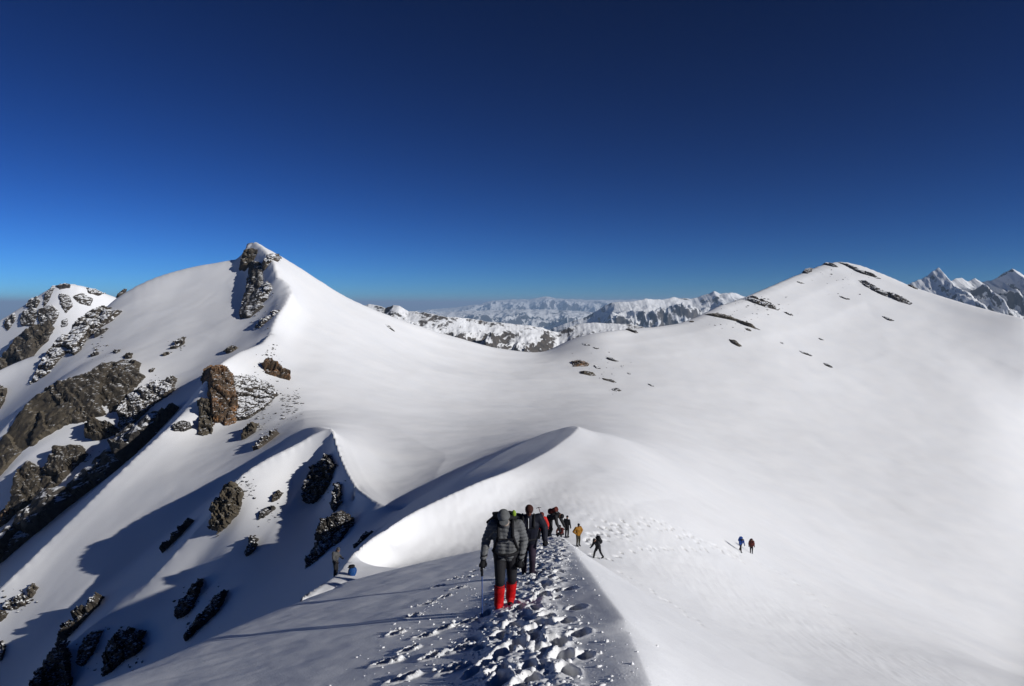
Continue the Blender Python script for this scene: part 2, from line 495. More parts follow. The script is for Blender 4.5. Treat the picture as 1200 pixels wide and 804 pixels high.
# wind-packed relief that grows with the size of the slope
near = np.clip(dist / 30.0, 0, 1)
Z += near * RR * 0.0030 * fbm2(np.log(RR) * 6 + TH[None, :] * 2, TH[None, :] * 6 - np.log(RR) * 2, 5, 4)
Z += 0.035 * fbm2(GX * 0.45, GY * 0.25, 21, 3) * np.clip((60 - RR) / 30, 0, 1)
Z += 0.006 * fbm2(GX * 2.2 + GY, GY * 0.9, 31, 3) * np.clip((40 - RR) / 20, 0, 1)

def terrain_z(x, y):
    i, j = gidx(x, y)
    i0 = np.clip(np.floor(i).astype(int), 0, NR - 2); j0 = np.clip(np.floor(j).astype(int), 0, NC - 2)
    fi = i - i0; fj = j - j0
    return (Z[i0, j0] * (1 - fi) * (1 - fj) + Z[i0 + 1, j0] * fi * (1 - fj) + Z[i0, j0 + 1] * (1 - fi) * fj + Z[i0 + 1, j0 + 1] * fi * fj)

def ground_hit(px, py, rmin=4.0):
    """first ground point seen at a pixel of the photograph"""
    r = ray(px, py)
    h = math.hypot(r[0], r[1])
    j = np.interp(math.atan2(r[0], r[1]), TH, np.arange(NC))
    j0 = int(j); f = j - j0
    zc = Z[:, j0] * (1 - f) + Z[:, min(j0 + 1, NC - 1)] * f
    rr = np.exp(U)
    d = zc - rr * (r[2] / h)
    k = np.where((d[1:] >= 0) & (d[:-1] < 0) & (rr[1:] > rmin))[0]
    if len(k) == 0: return None
    k = k[0]
    t = -d[k] / (d[k + 1] - d[k])
    q = rr[k] + (rr[k + 1] - rr[k]) * t
    return np.array([r[0] / h * q, r[1] / h * q, r[2] / h * q])

def ground_normal(x, y):
    e = max(0.05, 0.006 * math.hypot(x, y))
    gx = (terrain_z(x + e, y) - terrain_z(x - e, y)) / (2 * e)
    gy = (terrain_z(x, y + e) - terrain_z(x, y - e)) / (2 * e)
    n = np.array([-gx, -gy, 1.0], float)
    return n / np.linalg.norm(n)

# ------------------------------------------------------------------ the trodden trail and single tracks
trs = np.random.RandomState(42)
tc = np.array([plane_hit(*p)[:2] for p in ((626, 830), (620, 800), (613, 765), (609, 740), (611, 712), (622, 685), (632, 664), (640, 648), (645, 636))])
trail_y = tc[:, 1]; trail_x = tc[:, 0]
def trail_center(y):
    return np.interp(y, trail_y[np.argsort(trail_y)], trail_x[np.argsort(trail_y)])
def stamp(x, y, ln, wd, ang, depth, rim=0.3):
    """a boot hole: steep walls, flat floor, thrown-up rim"""
    rad = max(ln, wd) * 1.9
    r0 = math.hypot(x, y); th0 = math.atan2(x, y)
    i0 = int(np.interp(math.log(max(r0 - rad, 0.8)), U, np.arange(NR))); i1 = int(np.interp(math.log(r0 + rad), U, np.arange(NR))) + 2
    j0 = int(np.interp(th0 - rad / r0, TH, np.arange(NC))); j1 = int(np.interp(th0 + rad / r0, TH, np.arange(NC))) + 2
    dx = GX[i0:i1, j0:j1] - x; dy = GY[i0:i1, j0:j1] - y
    ca, sa = math.cos(ang), math.sin(ang)
    a = (dx * ca + dy * sa) / wd; b = (-dx * sa + dy * ca) / ln
    wob = 0.22 * noise2(GX[i0:i1, j0:j1] * 9, GY[i0:i1, j0:j1] * 9, 3)
    e = np.sqrt(a * a + b * b) + wob
    hole = np.clip((1.12 - e) / 0.30, 0, 1); hole = hole * hole * (3 - 2 * hole)
    ridge = np.exp(-((e - 1.30) / 0.22) ** 2) * (0.6 + 0.6 * (b > 0))
    Z[i0:i1, j0:j1] += -depth * hole + rim * depth * ridge * (1 - hole)

# churned snow
lat = np.abs(GX - trail_center(GY) - 0.05 * noise2(GX * 0 + 1, GY * 1.3, 8))
hw = np.interp(GY, [4, 8, 14, 22, 36], [0.54, 0.62, 0.74, 0.80, 0.76]) * (1 + 0.25 * noise2(GY * 1.1, GX * 0 + 5, 14))
tm = np.clip((hw - lat) / 0.30, 0, 1) * ((GY > 2) & (GY < 37.5))
tm = tm * tm * (3 - 2 * tm)
rows = RR[:, 0] < 45
sub = np.ix_(rows, np.ones(NC, bool))
ch = fbm2(GX[sub] * 5.0, GY[sub] * 4.0, 61, 4, 0.5)
ch2 = 1 - 2 * np.abs(noise2(GX[sub] * 4.2 + 9, GY[sub] * 3.4, 71))
Z[sub] += tm[sub] * (0.040 + 0.050 * ch + 0.022 * ch2 + 0.016 * noise2(GX[sub] * 17, GY[sub] * 14, 44))
y = 4.2
while y < 36.5:
    nrow = 3 if trs.rand() < 0.25 else 2
    for k in range(nrow):
        off = trs.uniform(-0.60, 0.60)
        stamp(trail_center(y) + off, y + trs.uniform(-0.12, 0.12), trs.uniform(0.13, 0.18), trs.uniform(0.07, 0.10), trs.uniform(-0.3, 0.3), trs.uniform(0.05, 0.11), 0.2)
    y += 0.26 * (1 + 0.012 * y)
# deep fresh postholes right of the trail and the single line of shallow prints on its left
for px, py in ((668, 690), (676, 712), (662, 728), (678, 742), (655, 752), (660, 772), (640, 735), (645, 762), (636, 700), (655, 672), (648, 660), (625, 745), (605, 760), (602, 735), (590, 770)):
    q = plane_hit(px, py)
    stamp(q[0], q[1], 0.19, 0.12, trs.uniform(-0.3, 0.3), 0.12, 0.15)
left_prints = []
for px, py in ((470, 796), (452, 776), (478, 762), (462, 742), (496, 744), (482, 722), (500, 708), (520, 700), (512, 688), (535, 690), (530, 678), (548, 676), (556, 668), (545, 728), (520, 735), (505, 770), (530, 785), (540, 760)):
    q = plane_hit(px, py)
    left_prints.append(q)
    stamp(q[0], q[1], 0.15, 0.07, trs.uniform(-1.1, -0.5), 0.075, 0.55)
# tracks of the others on the far side of the saddle
def track(pts, gap, spread, depth=0.14, size=1.0):
    """boot holes every `gap` pixels of the photograph along a line of walkers, some missing"""
    p = smooth_path([(a, b, 0) for a, b in pts], 30)[:, :2]
    run = np.concatenate([[0], np.cumsum(np.hypot(*np.diff(p, axis=0).T))])
    side = 1
    for d in np.arange(0, run[-1], gap):
        if trs.rand() < 0.18: continue
        side = -side
        q = (np.interp(d, run, p[:, 0]) + trs.uniform(-0.4, 0.4) * gap, np.interp(d, run, p[:, 1]) + side * spread * trs.uniform(0.2, 1))
        h = ground_hit(q[0], q[1], 30)
        if h is None or not (30 < math.hypot(h[0], h[1]) < 130): continue
        stamp(h[0], h[1], trs.uniform(0.14, 0.19) * size, trs.uniform(0.11, 0.14) * size, trs.uniform(-1.5, 1.5), depth * trs.uniform(0.7, 1.5), 0.05)
for k in range(3):
    track([(688, 636 - k), (705, 624 - 2 * k), (735, 617 - 3 * k), (765, 617 - 3 * k), (790, 624 - 2 * k), (820, 636 - k), (845, 644), (870, 655)], 7, 4.0, 0.17)
track([(692, 650), (715, 655), (740, 645), (770, 643), (800, 643), (830, 645)], 5, 1.2, 0.16)
for k in range(5):
    track([(688, 640 - 3 * k), (700, 632 - 3 * k), (720, 628 - 3 * k), (745, 630 - 3 * k)], 8, 4, 0.16)
track([(690, 605), (705, 612), (720, 622)], 7, 4, 0.12)
track([(888, 661), (915, 672), (940, 690), (965, 710), (1000, 742)], 6, 2.0, 0.14)
track([(730, 672), (760, 690), (790, 710), (822, 732)], 9, 1.5, 0.07)
track([(740, 722), (765, 745), (790, 770), (812, 790)], 12, 1.5, 0.06, 0.8)
track([(402, 662), (410, 654), (422, 646), (440, 632)], 5, 2.0, 0.10)
# wind-crusted texture on the swell behind the people
sw = np.exp(-((RR - 58) / 11) ** 2)
sel = RR[:, 0] < 95
sb = np.ix_(sel, np.ones(NC, bool))
Z[sb] += sw[sb[0][:, 0]] * 0.045 * fbm2(GX[sb] * 1.6, GY[sb] * 0.6, 91, 3) * np.clip((GX[sb] + 14) / 4, 0, 1)

# ------------------------------------------------------------------ build the terrain mesh
verts = np.stack([GX, GY, Z], -1).reshape(-1, 3)
me = mesh_np('snow_mountain', verts, grid_faces(NR, NC)[:, ::-1])
terrain = link_mesh('snow_mountain', me, M_SNOW)
tag(terrain, 'snow covered mountain ridge with bowl, spurs and two peaks', kind='structure')

# ------------------------------------------------------------------ valley floor and far ranges
def valley_material():
    m, nt, b = new_mat('valley')
    L = nt.links.new
    geo = nd(nt, 'ShaderNodeNewGeometry')
    n1 = nd(nt, 'ShaderNodeTexNoise'); n1.inputs['Scale'].default_value = 0.0004; n1.inputs['Detail'].default_value = 10
    L(geo.outputs['Position'], n1.inputs['Vector'])
    cr = ramp(nt, [(0.35, (0.035, 0.05, 0.03)), (0.55, (0.08, 0.075, 0.06)), (0.75, (0.35, 0.36, 0.38))])
    L(n1.outputs['Fac'], cr.inputs[0]); L(cr.outputs[0], b.inputs['Base Color'])
    b.inputs['Roughness'].default_value = 0.95
    return m
vr = np.concatenate([np.linspace(0, 8000, 6)[1:], np.geomspace(9000, 150000, 24)])
va = np.linspace(0, 2 * math.pi, 97)
vx = vr[:, None] * np.sin(va)[None]; vy = vr[:, None] * np.cos(va)[None]
vz = -1700 + 60 * fbm2(vx / 9000, vy / 9000, 77, 3)
valley = link_mesh('ground', mesh_np('ground', np.stack([vx, vy, vz], -1).reshape(-1, 3), grid_faces(len(vr), len(va))[:, ::-1]), valley_material())
tag(valley, 'hazy valley floor far below', kind='structure')

def far_rock_material(name, size, snow=0.5, rock=((0.035, 0.032, 0.03), (0.10, 0.085, 0.07))):
    m, nt, b = new_mat(name)
    L = nt.links.new
    geo = nd(nt, 'ShaderNodeNewGeometry')
    n1 = nd(nt, 'ShaderNodeTexNoise'); n1.inputs['Scale'].default_value = 9.0 / size; n1.inputs['Detail'].default_value = 10; n1.inputs['Roughness'].default_value = 0.68
    L(geo.outputs['Position'], n1.inputs['Vector'])
    sx = nd(nt, 'ShaderNodeSeparateXYZ'); L(geo.outputs['Normal'], sx.inputs[0])
    ma = nd(nt, 'ShaderNodeMath', operation='MULTIPLY_ADD'); ma.inputs[1].default_value = 1.5; ma.inputs[2].default_value = -0.75
    L(n1.outputs['Fac'], ma.inputs[0])
    ad = nd(nt, 'ShaderNodeMath', operation='ADD'); L(sx.outputs['Z'], ad.inputs[0]); L(ma.outputs[0], ad.inputs[1])
    mr = nd(nt, 'ShaderNodeMapRange'); mr.inputs['From Min'].default_value = snow; mr.inputs['From Max'].default_value = snow + 0.10
    L(ad.outputs[0], mr.inputs['Value'])
    n2 = nd(nt, 'ShaderNodeTexNoise'); n2.inputs['Scale'].default_value = 30.0 / size; n2.inputs['Detail'].default_value = 6
    L(geo.outputs['Position'], n2.inputs['Vector'])
    cr = ramp(nt, [(0.3, rock[0]), (0.7, rock[1])]); L(n2.outputs['Fac'], cr.inputs[0])
    mx = nd(nt, 'ShaderNodeMix', data_type='RGBA')
    L(mr.outputs[0], mx.inputs['Factor']); L(cr.outputs[0], mx.inputs['A']); mx.inputs['B'].default_value = (0.84, 0.85, 0.86, 1)
    L(mx.outputs['Result'], b.inputs['Base Color'])
    b.inputs['Roughness'].default_value = 0.85
    return m

def far_range(label, sky, d, width, relief, seed, mat, back=0.6, nx=520, ny=130, slope=0.62, jag=0.0):
    """a mountain range: crest from the skyline, spurs and gullies on both flanks"""
    pts = np.array([P(px, py, d) for px, py in sky])
    xs = np.linspace(pts[0, 0], pts[-1, 0], nx)
    cz = np.interp(xs, pts[:, 0], pts[:, 2])
    t = np.concatenate([np.linspace(-1, 0, int(ny * 0.72))[:-1], np.linspace(0, back, ny - int(ny * 0.72) + 1)])
    t = np.sign(t) * np.abs(t) ** 1.25
    X = np.broadcast_to(xs[None], (len(t), nx)).copy()
    wob = fbm2(xs / width * 1.1, xs * 0 + seed, seed, 3) * width * 0.25
    Y = d + t[:, None] * width + wob[None]
    at = np.abs(t)[:, None]
    s = relief
    warp = fbm2(X / (s * 3), Y / (s * 3), seed + 3, 3) * s * 0.8
    rd = fbm2((X + warp) / (s * 1.5), (Y * 0.45 + warp) / (s * 1.5), seed + 9, 5, 0.48, ridged=True)
    fine = fbm2(X / (s * 0.35), Y / (s * 0.35), seed + 19, 4, 0.55, ridged=True)
    grow = np.clip(at * width / (s * 1.1), 0, 1)
    Zr = cz[None] - at * width * slope + (rd - 0.25) * np.minimum(s * 0.85, at * width * slope * 1.15) * grow + fine * s * 0.09 * (0.25 + grow)
    Zr += jag * s * fbm2(xs / (s * 0.25), xs * 0 + 5, seed + 40, 4, 0.6)[None] * (1 - grow)
    me = mesh_np('mountain_range', np.stack([X, Y, Zr], -1).reshape(-1, 3), grid_faces(len(t), nx))
    o = link_mesh('mountain_range', me, mat)
    tag(o, label, kind='structure')
    return o

FR_A = far_rock_material('far_rock_near', 420, 0.70)
FR_B = far_rock_material('far_rock_mid', 1500, 0.62)
FR_C = far_rock_material('far_rock_far', 4000, 0.75, ((0.03, 0.035, 0.04), (0.07, 0.065, 0.06)))
far_range('rocky snow ridge just behind the col', [(380, 372), (430, 357), (443, 359), (452, 362), (462, 358), (470, 359), (480, 365), (502, 367), (520, 371), (545, 373), (570, 377), (595, 380), (620, 382), (637, 385), (655, 391), (668, 384), (685, 380), (697, 379), (717, 380), (740, 381), (780, 390)], 1700, 420, 110, 3, FR_A, slope=0.72, jag=0.02)
far_range('jagged snow range with blue shaded faces behind the col', [(600, 402), (640, 388), (660, 380), (680, 374), (697, 366), (707, 358), (717, 355), (732, 354), (745, 353), (755, 351), (775, 352), (790, 349), (810, 351), (825, 347), (836, 342), (843, 345), (850, 343), (862, 344), (880, 350), (940, 360)], 7000, 2000, 480, 12, FR_B, slope=0.6, jag=0.03)
far_range('dark blue foothills below the far range', [(380, 374), (450, 371), (500, 368), (545, 365), (575, 364), (600, 363), (640, 363), (680, 365), (740, 368), (800, 372)], 17000, 5000, 900, 23, FR_C, slope=0.3, jag=0.01)
far_range('pale distant range on the horizon', [(470, 366), (530, 361), (560, 357), (575, 353), (600, 351), (620, 351), (640, 348), (652, 350), (670, 351), (690, 352), (720, 352), (760, 351), (800, 350), (900, 352)], 30000, 8000, 1200, 35, far_rock_material('far_rock_pale', 4000, 0.62), slope=0.26, jag=0.02)
far_range('sharp snowy peaks on the right horizon', [(1020, 352), (1055, 337), (1068, 332), (1076, 328), (1084, 325), (1089, 320), (1094, 317), (1098, 314), (1102, 319), (1106, 323), (1112, 329), (1122, 327), (1130, 326), (1137, 330), (1146, 327), (1152, 331), (1161, 329), (1168, 325), (1174, 320), (1180, 315), (1185, 320), (1192, 325), (1200, 324), (1215, 319), (1235, 327), (1280, 335), (1400, 340)], 4200, 1300, 230, 51, far_rock_material('far_rock_right', 650, 0.44), slope=0.75, jag=0.05, nx=900)

# ------------------------------------------------------------------ the air
def haze_box():
    bm = bmesh.new()
    bmesh.ops.create_cube(bm, size=1.0)
    for v in bm.verts:
        v.co.x *= 330000; v.co.y *= 330000
        v.co.z = 240.0 if v.co.z > 0 else -1790.0
    me = bpy.data.meshes.new('haze'); bm.to_mesh(me); bm.free()
    m = bpy.data.materials.new('haze'); m.use_nodes = True
    nt = m.node_tree; nt.nodes.clear()
    out = nt.nodes.new('ShaderNodeOutputMaterial')
    v = nt.nodes.new('ShaderNodeVolumePrincipled')
    v.inputs['Color'].default_value = (0.48, 0.70, 1.0, 1)
    v.inputs['Density'].default_value = 5.0e-5
    v.inputs['Anisotropy'].default_value = 0.0
    nt.links.new(v.outputs[0], out.inputs['Volume'])
    tag(link_mesh('haze', me, m), 'thin bluish mountain air', kind='stuff')
haze_box()

# ------------------------------------------------------------------ clods of snow kicked up along the trail
def snow_clods():
    rs = np.random.RandomState(9)
    ico = np.array([(0, 0, 1), (.894, 0, .447), (.276, .851, .447), (-.724, .526, .447), (-.724, -.526, .447), (.276, -.851, .447),
                    (.724, .526, -.447), (-.276, .851, -.447), (-.894, 0, -.447), (-.276, -.851, -.447), (.724, -.526, -.447), (0, 0, -1)])
    icf = np.array([(0, 1, 2), (0, 2, 3), (0, 3, 4), (0, 4, 5), (0, 5, 1), (1, 6, 2), (2, 7, 3), (3, 8, 4), (4, 9, 5), (5, 10, 1),
                    (6, 7, 2), (7, 8, 3), (8, 9, 4), (9, 10, 5), (10, 6, 1), (11, 7, 6), (11, 8, 7), (11, 9, 8), (11, 10, 9), (11, 6, 10)])
    V, F = [], []
    def add(x, y, s):
        A = ico * (1 + 0.35 * rs.uniform(-1, 1, (12, 1))) * (s * np.array([rs.uniform(.8, 1.4), rs.uniform(.7, 1.2), rs.uniform(.45, .85)]))
        a = rs.uniform(0, 6.28); ca, sa = math.cos(a), math.sin(a)
        A = np.stack([A[:, 0] * ca - A[:, 1] * sa, A[:, 0] * sa + A[:, 1] * ca, A[:, 2]], -1)
        V.append(A + np.array([x, y, terrain_z(x, y) + 0.15 * s])); F.append(icf + 12 * len(F))
    for _ in range(4200):
        y = 4.5 + 31 * rs.rand() ** 1.5
        x = trail_center(y) + rs.normal(0, 0.50)
        add(x, y, 0.006 + 0.028 * rs.rand() ** 5)
    for _ in range(350):
        y = 4.5 + 18 * rs.rand() ** 1.3
        x = trail_center(y) - rs.uniform(0.3, 2.2)
        add(x, y, 0.006 + 0.018 * rs.rand() ** 2)
    for q in left_prints:
        for _ in range(12):
            add(q[0] + rs.normal(0.02, 0.10), q[1] + rs.normal(0.05, 0.10), 0.012 + 0.030 * rs.rand() ** 2)
    o = link_mesh('snow_clods', mesh_np('snow_clods', np.vstack(V), np.vstack(F), smooth=True), M_SNOW)
    tag(o, 'loose clods of snow kicked up along the trail', kind='stuff')
snow_clods()

# ------------------------------------------------------------------ rocks
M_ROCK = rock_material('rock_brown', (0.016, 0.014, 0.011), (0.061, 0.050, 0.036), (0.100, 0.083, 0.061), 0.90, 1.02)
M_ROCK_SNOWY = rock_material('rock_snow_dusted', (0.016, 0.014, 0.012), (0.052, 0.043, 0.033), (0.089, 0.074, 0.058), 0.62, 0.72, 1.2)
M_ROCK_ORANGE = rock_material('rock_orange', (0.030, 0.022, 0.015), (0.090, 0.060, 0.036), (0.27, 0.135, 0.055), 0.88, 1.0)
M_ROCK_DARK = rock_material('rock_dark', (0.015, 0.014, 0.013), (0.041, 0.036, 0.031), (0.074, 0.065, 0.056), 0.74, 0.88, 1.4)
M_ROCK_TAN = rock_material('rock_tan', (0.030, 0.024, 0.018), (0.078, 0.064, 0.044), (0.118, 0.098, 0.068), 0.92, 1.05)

def facets(s, t, cell, seed, tilt=0.9):
    """angular broken faces: each Voronoi cell is its own tilted plane; also returns closeness to a crack"""
    cs, ct = s / cell, t / cell
    i0 = np.floor(cs).astype(np.int64); j0 = np.floor(ct).astype(np.int64)
    best = np.full(s.shape, 9.0); sec = np.full(s.shape, 9.0); h = np.zeros(s.shape)
    for di in (-1, 0, 1):
        for dj in (-1, 0, 1):
            i = i0 + di; j = j0 + dj; k = np.zeros_like(i)
            px = i + rnd3(i, j, k, seed); py = j + rnd3(i, j, k + 1, seed)
            d = np.hypot(cs - px, ct - py)
            hh = rnd3(i, j, k + 2, seed) - 0.5 + tilt * ((rnd3(i, j, k + 3, seed) - 0.5) * (cs - px) + (rnd3(i, j, k + 4, seed) - 0.5) * (ct - py))
            nearer = d < best
            sec = np.where(nearer, best, np.minimum(sec, d))
            h = np.where(nearer, hh, h); best = np.where(nearer, d, best)
    return h, np.clip((sec - best) * 4.0, 0, 1)

def poly_dist(poly, s, t):
    d = np.full(s.shape, 1e9)
    for (x1, y1), (x2, y2) in zip(poly, np.roll(poly, -1, 0)):
        vx, vy = x2 - x1, y2 - y1
        u = np.clip(((s - x1) * vx + (t - y1) * vy) / (vx * vx + vy * vy + 1e-9), 0, 1)
        d = np.minimum(d, np.hypot(s - x1 - u * vx, t - y1 - u * vy))
    return np.where(inside(poly, s, t), d, -d)

_seed = [100]
WALL_, FARL_ = 'brown rock wall of the left peak', 'rocks of the far left peak'
ROCKS = []
def rock(poly, label, mat=None, thick=0.30, name='rock_outcrop', group=None, face=0.45, at=None, cells=(0.34, 0.13), grow=1.12, beds=7.0, block=None, warp=0.07, kclip=0.35):
    """a bedrock mass standing out of the snow: outline (photo pixels) carried onto the slope, real depth"""
    _seed[0] += 13; seed = _seed[0]
    poly = np.array(poly, float)
    if group in ('dark rocks in the shaded gully', 'rocks on the spurs above the near gully'):
        warp = 0.15; grow = max(grow, 1.22); block = bool(block)
    if block is None: block = group not in (WALL_, FARL_, 'orange buttress rocks')
    c = poly.mean(0)
    poly = c + (poly - c) * grow
    hit = ground_hit(*c) if at is None else P(c[0], c[1], at)
    if hit is None:
        for k in range(1, 30):
            hit = ground_hit(c[0], c[1] + k)
            if hit is not None: break
        hit = ray(*c) * (np.hypot(hit[0], hit[1]) / np.hypot(*ray(*c)[:2]))
    D = np.linalg.norm(hit)
    n = ground_normal(hit[0], hit[1])
    tocam = -hit / D
    n = n * (1 - face) + tocam * face
    n /= np.linalg.norm(n)
    e1 = np.cross((0, 0, 1.0), n); e1 /= np.linalg.norm(e1)
    e2 = np.cross(n, e1)
    st = []
    for p in poly:
        r = ray(*p)
        q = r * (np.dot(hit, n) / np.dot(r, n)) - hit
        st.append((np.dot(q, e1), np.dot(q, e2)))
    st = np.array(st)
    ext = st.max(0) - st.min(0)
    size = math.sqrt(ext[0] * ext[1])
    mrg = 0.14 * size
    cell = max(D / 683 * 0.9, size / 70)
    ns = int(np.clip((ext[0] + 2 * mrg) / cell, 9, 150)); nt_ = int(np.clip((ext[1] + 2 * mrg) / cell, 9, 150))
    s, t = np.meshgrid(np.linspace(st[:, 0].min() - mrg, st[:, 0].max() + mrg, ns), np.linspace(st[:, 1].min() - mrg, st[:, 1].max() + mrg, nt_))
    per = np.hypot(*(np.roll(st, -1, 0) - st).T).sum()
    area = 0.5 * abs(np.sum(st[:, 0] * np.roll(st[:, 1], -1) - np.roll(st[:, 0], -1) * st[:, 1]))
    lean = min(1.0, (area / per) / (0.19 * size))        # 1 for round outlines, small for slivers
    wa = size * warp * lean
    sw = s + wa * 1.25 * fbm2(s / size * 4, t / size * 4, seed, 6, 0.72); tw = t + wa * 1.25 * fbm2(s / size * 4 + 40, t / size * 4, seed + 1, 6, 0.72)
    pd = poly_dist(st, sw, tw) / size
    f1, c1 = facets(sw + 0.5 * tw, tw, size * cells[0], seed + 2)
    f2, c2 = facets(sw - 0.4 * tw, tw * 1.3, size * cells[1], seed + 3)
    f3 = fbm2(s / size * 16, t / size * 16, seed + 4, 4, 0.6)
    m = np.clip(pd / (0.045 * lean), 0, 1); m = m * m * (3 - 2 * m)
    dipd = (s * 0.78 + t * 0.62) / size                     # slanting beds
    bed = dipd * beds + 0.55 * fbm2(s / size * 3, t / size * 3, seed + 6, 3)
    step = (bed - np.floor(bed)); stepr = rnd3(np.floor(bed).astype(np.int64), np.zeros(s.shape, np.int64), np.zeros(s.shape, np.int64), seed + 7)
    rid = fbm2((s * 0.78 + t * 0.62) / size * 5, (t * 0.78 - s * 0.62) / size * 2.2, seed + 8, 5, 0.6, ridged=True)
    body = 0.50 + 0.62 * f1 + 0.18 * f2 + 0.06 * f3 + 0.22 * (stepr - 0.5) + 0.13 * step + 0.17 * rid + 0.12 * np.clip(pd / (0.25 * lean), 0, 1)
    if block:
        rr_ = np.random.RandomState(seed)
        ce = st.mean(0); hp = 0.62 + rr_.uniform(-.5, .5) * (s - ce[0]) / size + rr_.uniform(-.5, .5) * (t - ce[1]) / size
        for k in range(9):
            an = 2 * math.pi * k / 9 + rr_.uniform(-.3, .3)
            dx_, dy_ = math.cos(an), math.sin(an)
            e = ((st - ce) @ np.array([dx_, dy_])).max() * rr_.uniform(0.8, 1.05)
            hp = np.minimum(hp, (e - (s - ce[0]) * dx_ - (t - ce[1]) * dy_) / (size * lean) * rr_.uniform(1.2, 4.5))
        body = 0.10 + 0.95 * np.maximum(hp, 0) + 0.34 * f1 + 0.15 * f2 + 0.05 * f3 + 0.12 * (stepr - 0.5) + 0.08 * rid
    body -= 0.22 * (1 - c1) + 0.07 * (1 - c2)
    T = size * thick * lean
    h = m * T * np.maximum(body, 0.12) - (1 - np.clip((pd + 0.05) / 0.05, 0, 1)) * size * 0.16 * lean
    pts = hit + s[..., None] * e1 + t[..., None] * e2
    # follow the slope below
    k = np.zeros(s.shape)
    for _ in range(5):
        q = pts + k[..., None] * n
        k += np.clip(terrain_z(q[..., 0], q[..., 1]) - q[..., 2], -size, size) * max(n[2], 0.3) * 0.7
    k = np.clip(k, -kclip * size, kclip * size)
    kk = gblur(k.astype(np.float32), max(1.0, 0.06 * min(ns, nt_)))
    pts = pts + (kk + h)[..., None] * n
    base = hit - n * 0.1 * size
    fc = grid_faces(nt_, ns)
    keep = (pd > -0.075).ravel()[fc].any(1)
    fc = fc[keep]
    used = np.unique(fc); remap = np.full(ns * nt_, -1); remap[used] = np.arange(len(used))
    me = mesh_np(name, (pts.reshape(-1, 3) - base)[used], remap[fc], smooth=False)
    o = link_mesh(name, me, mat or M_ROCK)
    o.location = base
    tag(o, label, 'rock', group)
    ROCKS.append(o)
    return o

SUMMIT = 'rocks under the left summit'
rock([(283, 290), (291, 288), (302, 294), (305, 304), (299, 317), (290, 325), (281, 320), (280, 304)], 'brown cliff right below the tip of the left summit', M_ROCK, 0.26, group=SUMMIT, face=0.6, grow=1.06)
rock([(283, 296), (296, 300), (304, 318), (308, 334), (317, 348), (314, 364), (321, 368), (310, 386), (297, 386), (290, 368), (289, 345), (283, 326), (280, 308)], 'long dark rock strip running down the shaded edge below the left summit', M_ROCK_DARK, 0.12, group=SUMMIT, face=0.25, grow=1.04, kclip=0.9, block=False, warp=0.05)
rock([(295, 336), (308, 329), (320, 340), (317, 356), (306, 369), (294, 372), (289, 356)], 'snow dusted rock knob in the middle of the summit crest shadow', M_ROCK_SNOWY, 0.28, group=SUMMIT, face=0.6, grow=1.15)
rock([(301, 374), (316, 363), (327, 364), (320, 379), (309, 389), (298, 386)], 'small dusted rock tucked under the lowest cornice of the summit crest', M_ROCK_SNOWY, 0.3, group=SUMMIT, face=0.6, grow=1.15)
rock([(310, 298), (320, 297), (322, 303), (315, 315), (306, 327), (303, 318)], 'dark snowy rib of rock hugging the cornice below the left summit', M_ROCK_SNOWY, 0.3, group=SUMMIT, face=0.6)
rock([(263, 408), (270, 404), (279, 408), (277, 415), (268, 418)], 'lone rounded boulder on the crest between summit and orange buttress', M_ROCK, 0.5, name='boulder', group=SUMMIT, face=0.6)

BUT = 'orange buttress rocks'
rock([(247, 433), (262, 430), (272, 440), (277, 470), (275, 502), (263, 517), (250, 515), (246, 470)], 'tall rust orange rock pillar of the middle buttress', M_ROCK_ORANGE, 0.30, group=BUT, face=0.65, grow=1.18)
rock([(234, 468), (246, 468), (250, 514), (240, 520), (233, 516)], 'slim grey pillar left of the rust orange rock', M_ROCK_TAN, 0.45, group=BUT, face=0.65)
rock([(272, 438), (297, 432), (318, 446), (322, 466), (310, 488), (294, 501), (277, 502), (276, 468)], 'snow speckled broken rock face right of the orange pillar', M_ROCK_SNOWY, 0.12, group=BUT, cells=(0.22, 0.09))
rock([(309, 424), (317, 421), (331, 428), (339, 440), (336, 452), (326, 447), (312, 441)], 'brown rock cap at the upper right of the orange buttress', M_ROCK_ORANGE, 0.35, group=BUT)
rock([(285, 500), (298, 494), (299, 508), (291, 519), (285, 521)], 'small pointed tan rock at the buttress foot', M_ROCK_TAN, 0.5, group=BUT, face=0.6)
rock([(302, 516), (312, 510), (326, 506), (318, 518), (307, 531), (300, 530)], 'low snowy rock rib right of the buttress foot', M_ROCK_SNOWY, 0.4, group=BUT)
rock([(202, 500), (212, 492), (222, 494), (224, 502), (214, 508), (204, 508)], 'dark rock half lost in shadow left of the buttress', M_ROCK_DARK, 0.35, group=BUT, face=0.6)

SPUR = 'rocks on the spurs above the near gully'
rock([(262, 572), (274, 569), (284, 582), (283, 597), (272, 613), (260, 621), (249, 614), (251, 594)], 'blocky tan rock standing alone on the sunlit spur', M_ROCK_TAN, 0.40, group=SPUR, face=0.6)
rock([(319, 581), (326, 575), (331, 578), (327, 585), (320, 589)], 'small brown rock at the shadow edge of the spur', M_ROCK, 0.5, group=SPUR, face=0.6)
rock([(304, 601), (316, 593), (322, 596), (314, 604), (305, 609)], 'flat rock below the small brown rock on the spur', M_ROCK_DARK, 0.4, group=SPUR)
rock([(363, 546), (380, 536), (396, 554), (395, 567), (386, 580), (371, 591), (360, 582)], 'dark knob of rock below the pointed snow cornice', M_ROCK_DARK, 0.40, group=SPUR, face=0.65)
rock([(390, 568), (397, 569), (403, 591), (396, 601), (388, 590)], 'dark rock rib hanging below the cornice knob', M_ROCK_DARK, 0.4, group=SPUR, face=0.65)
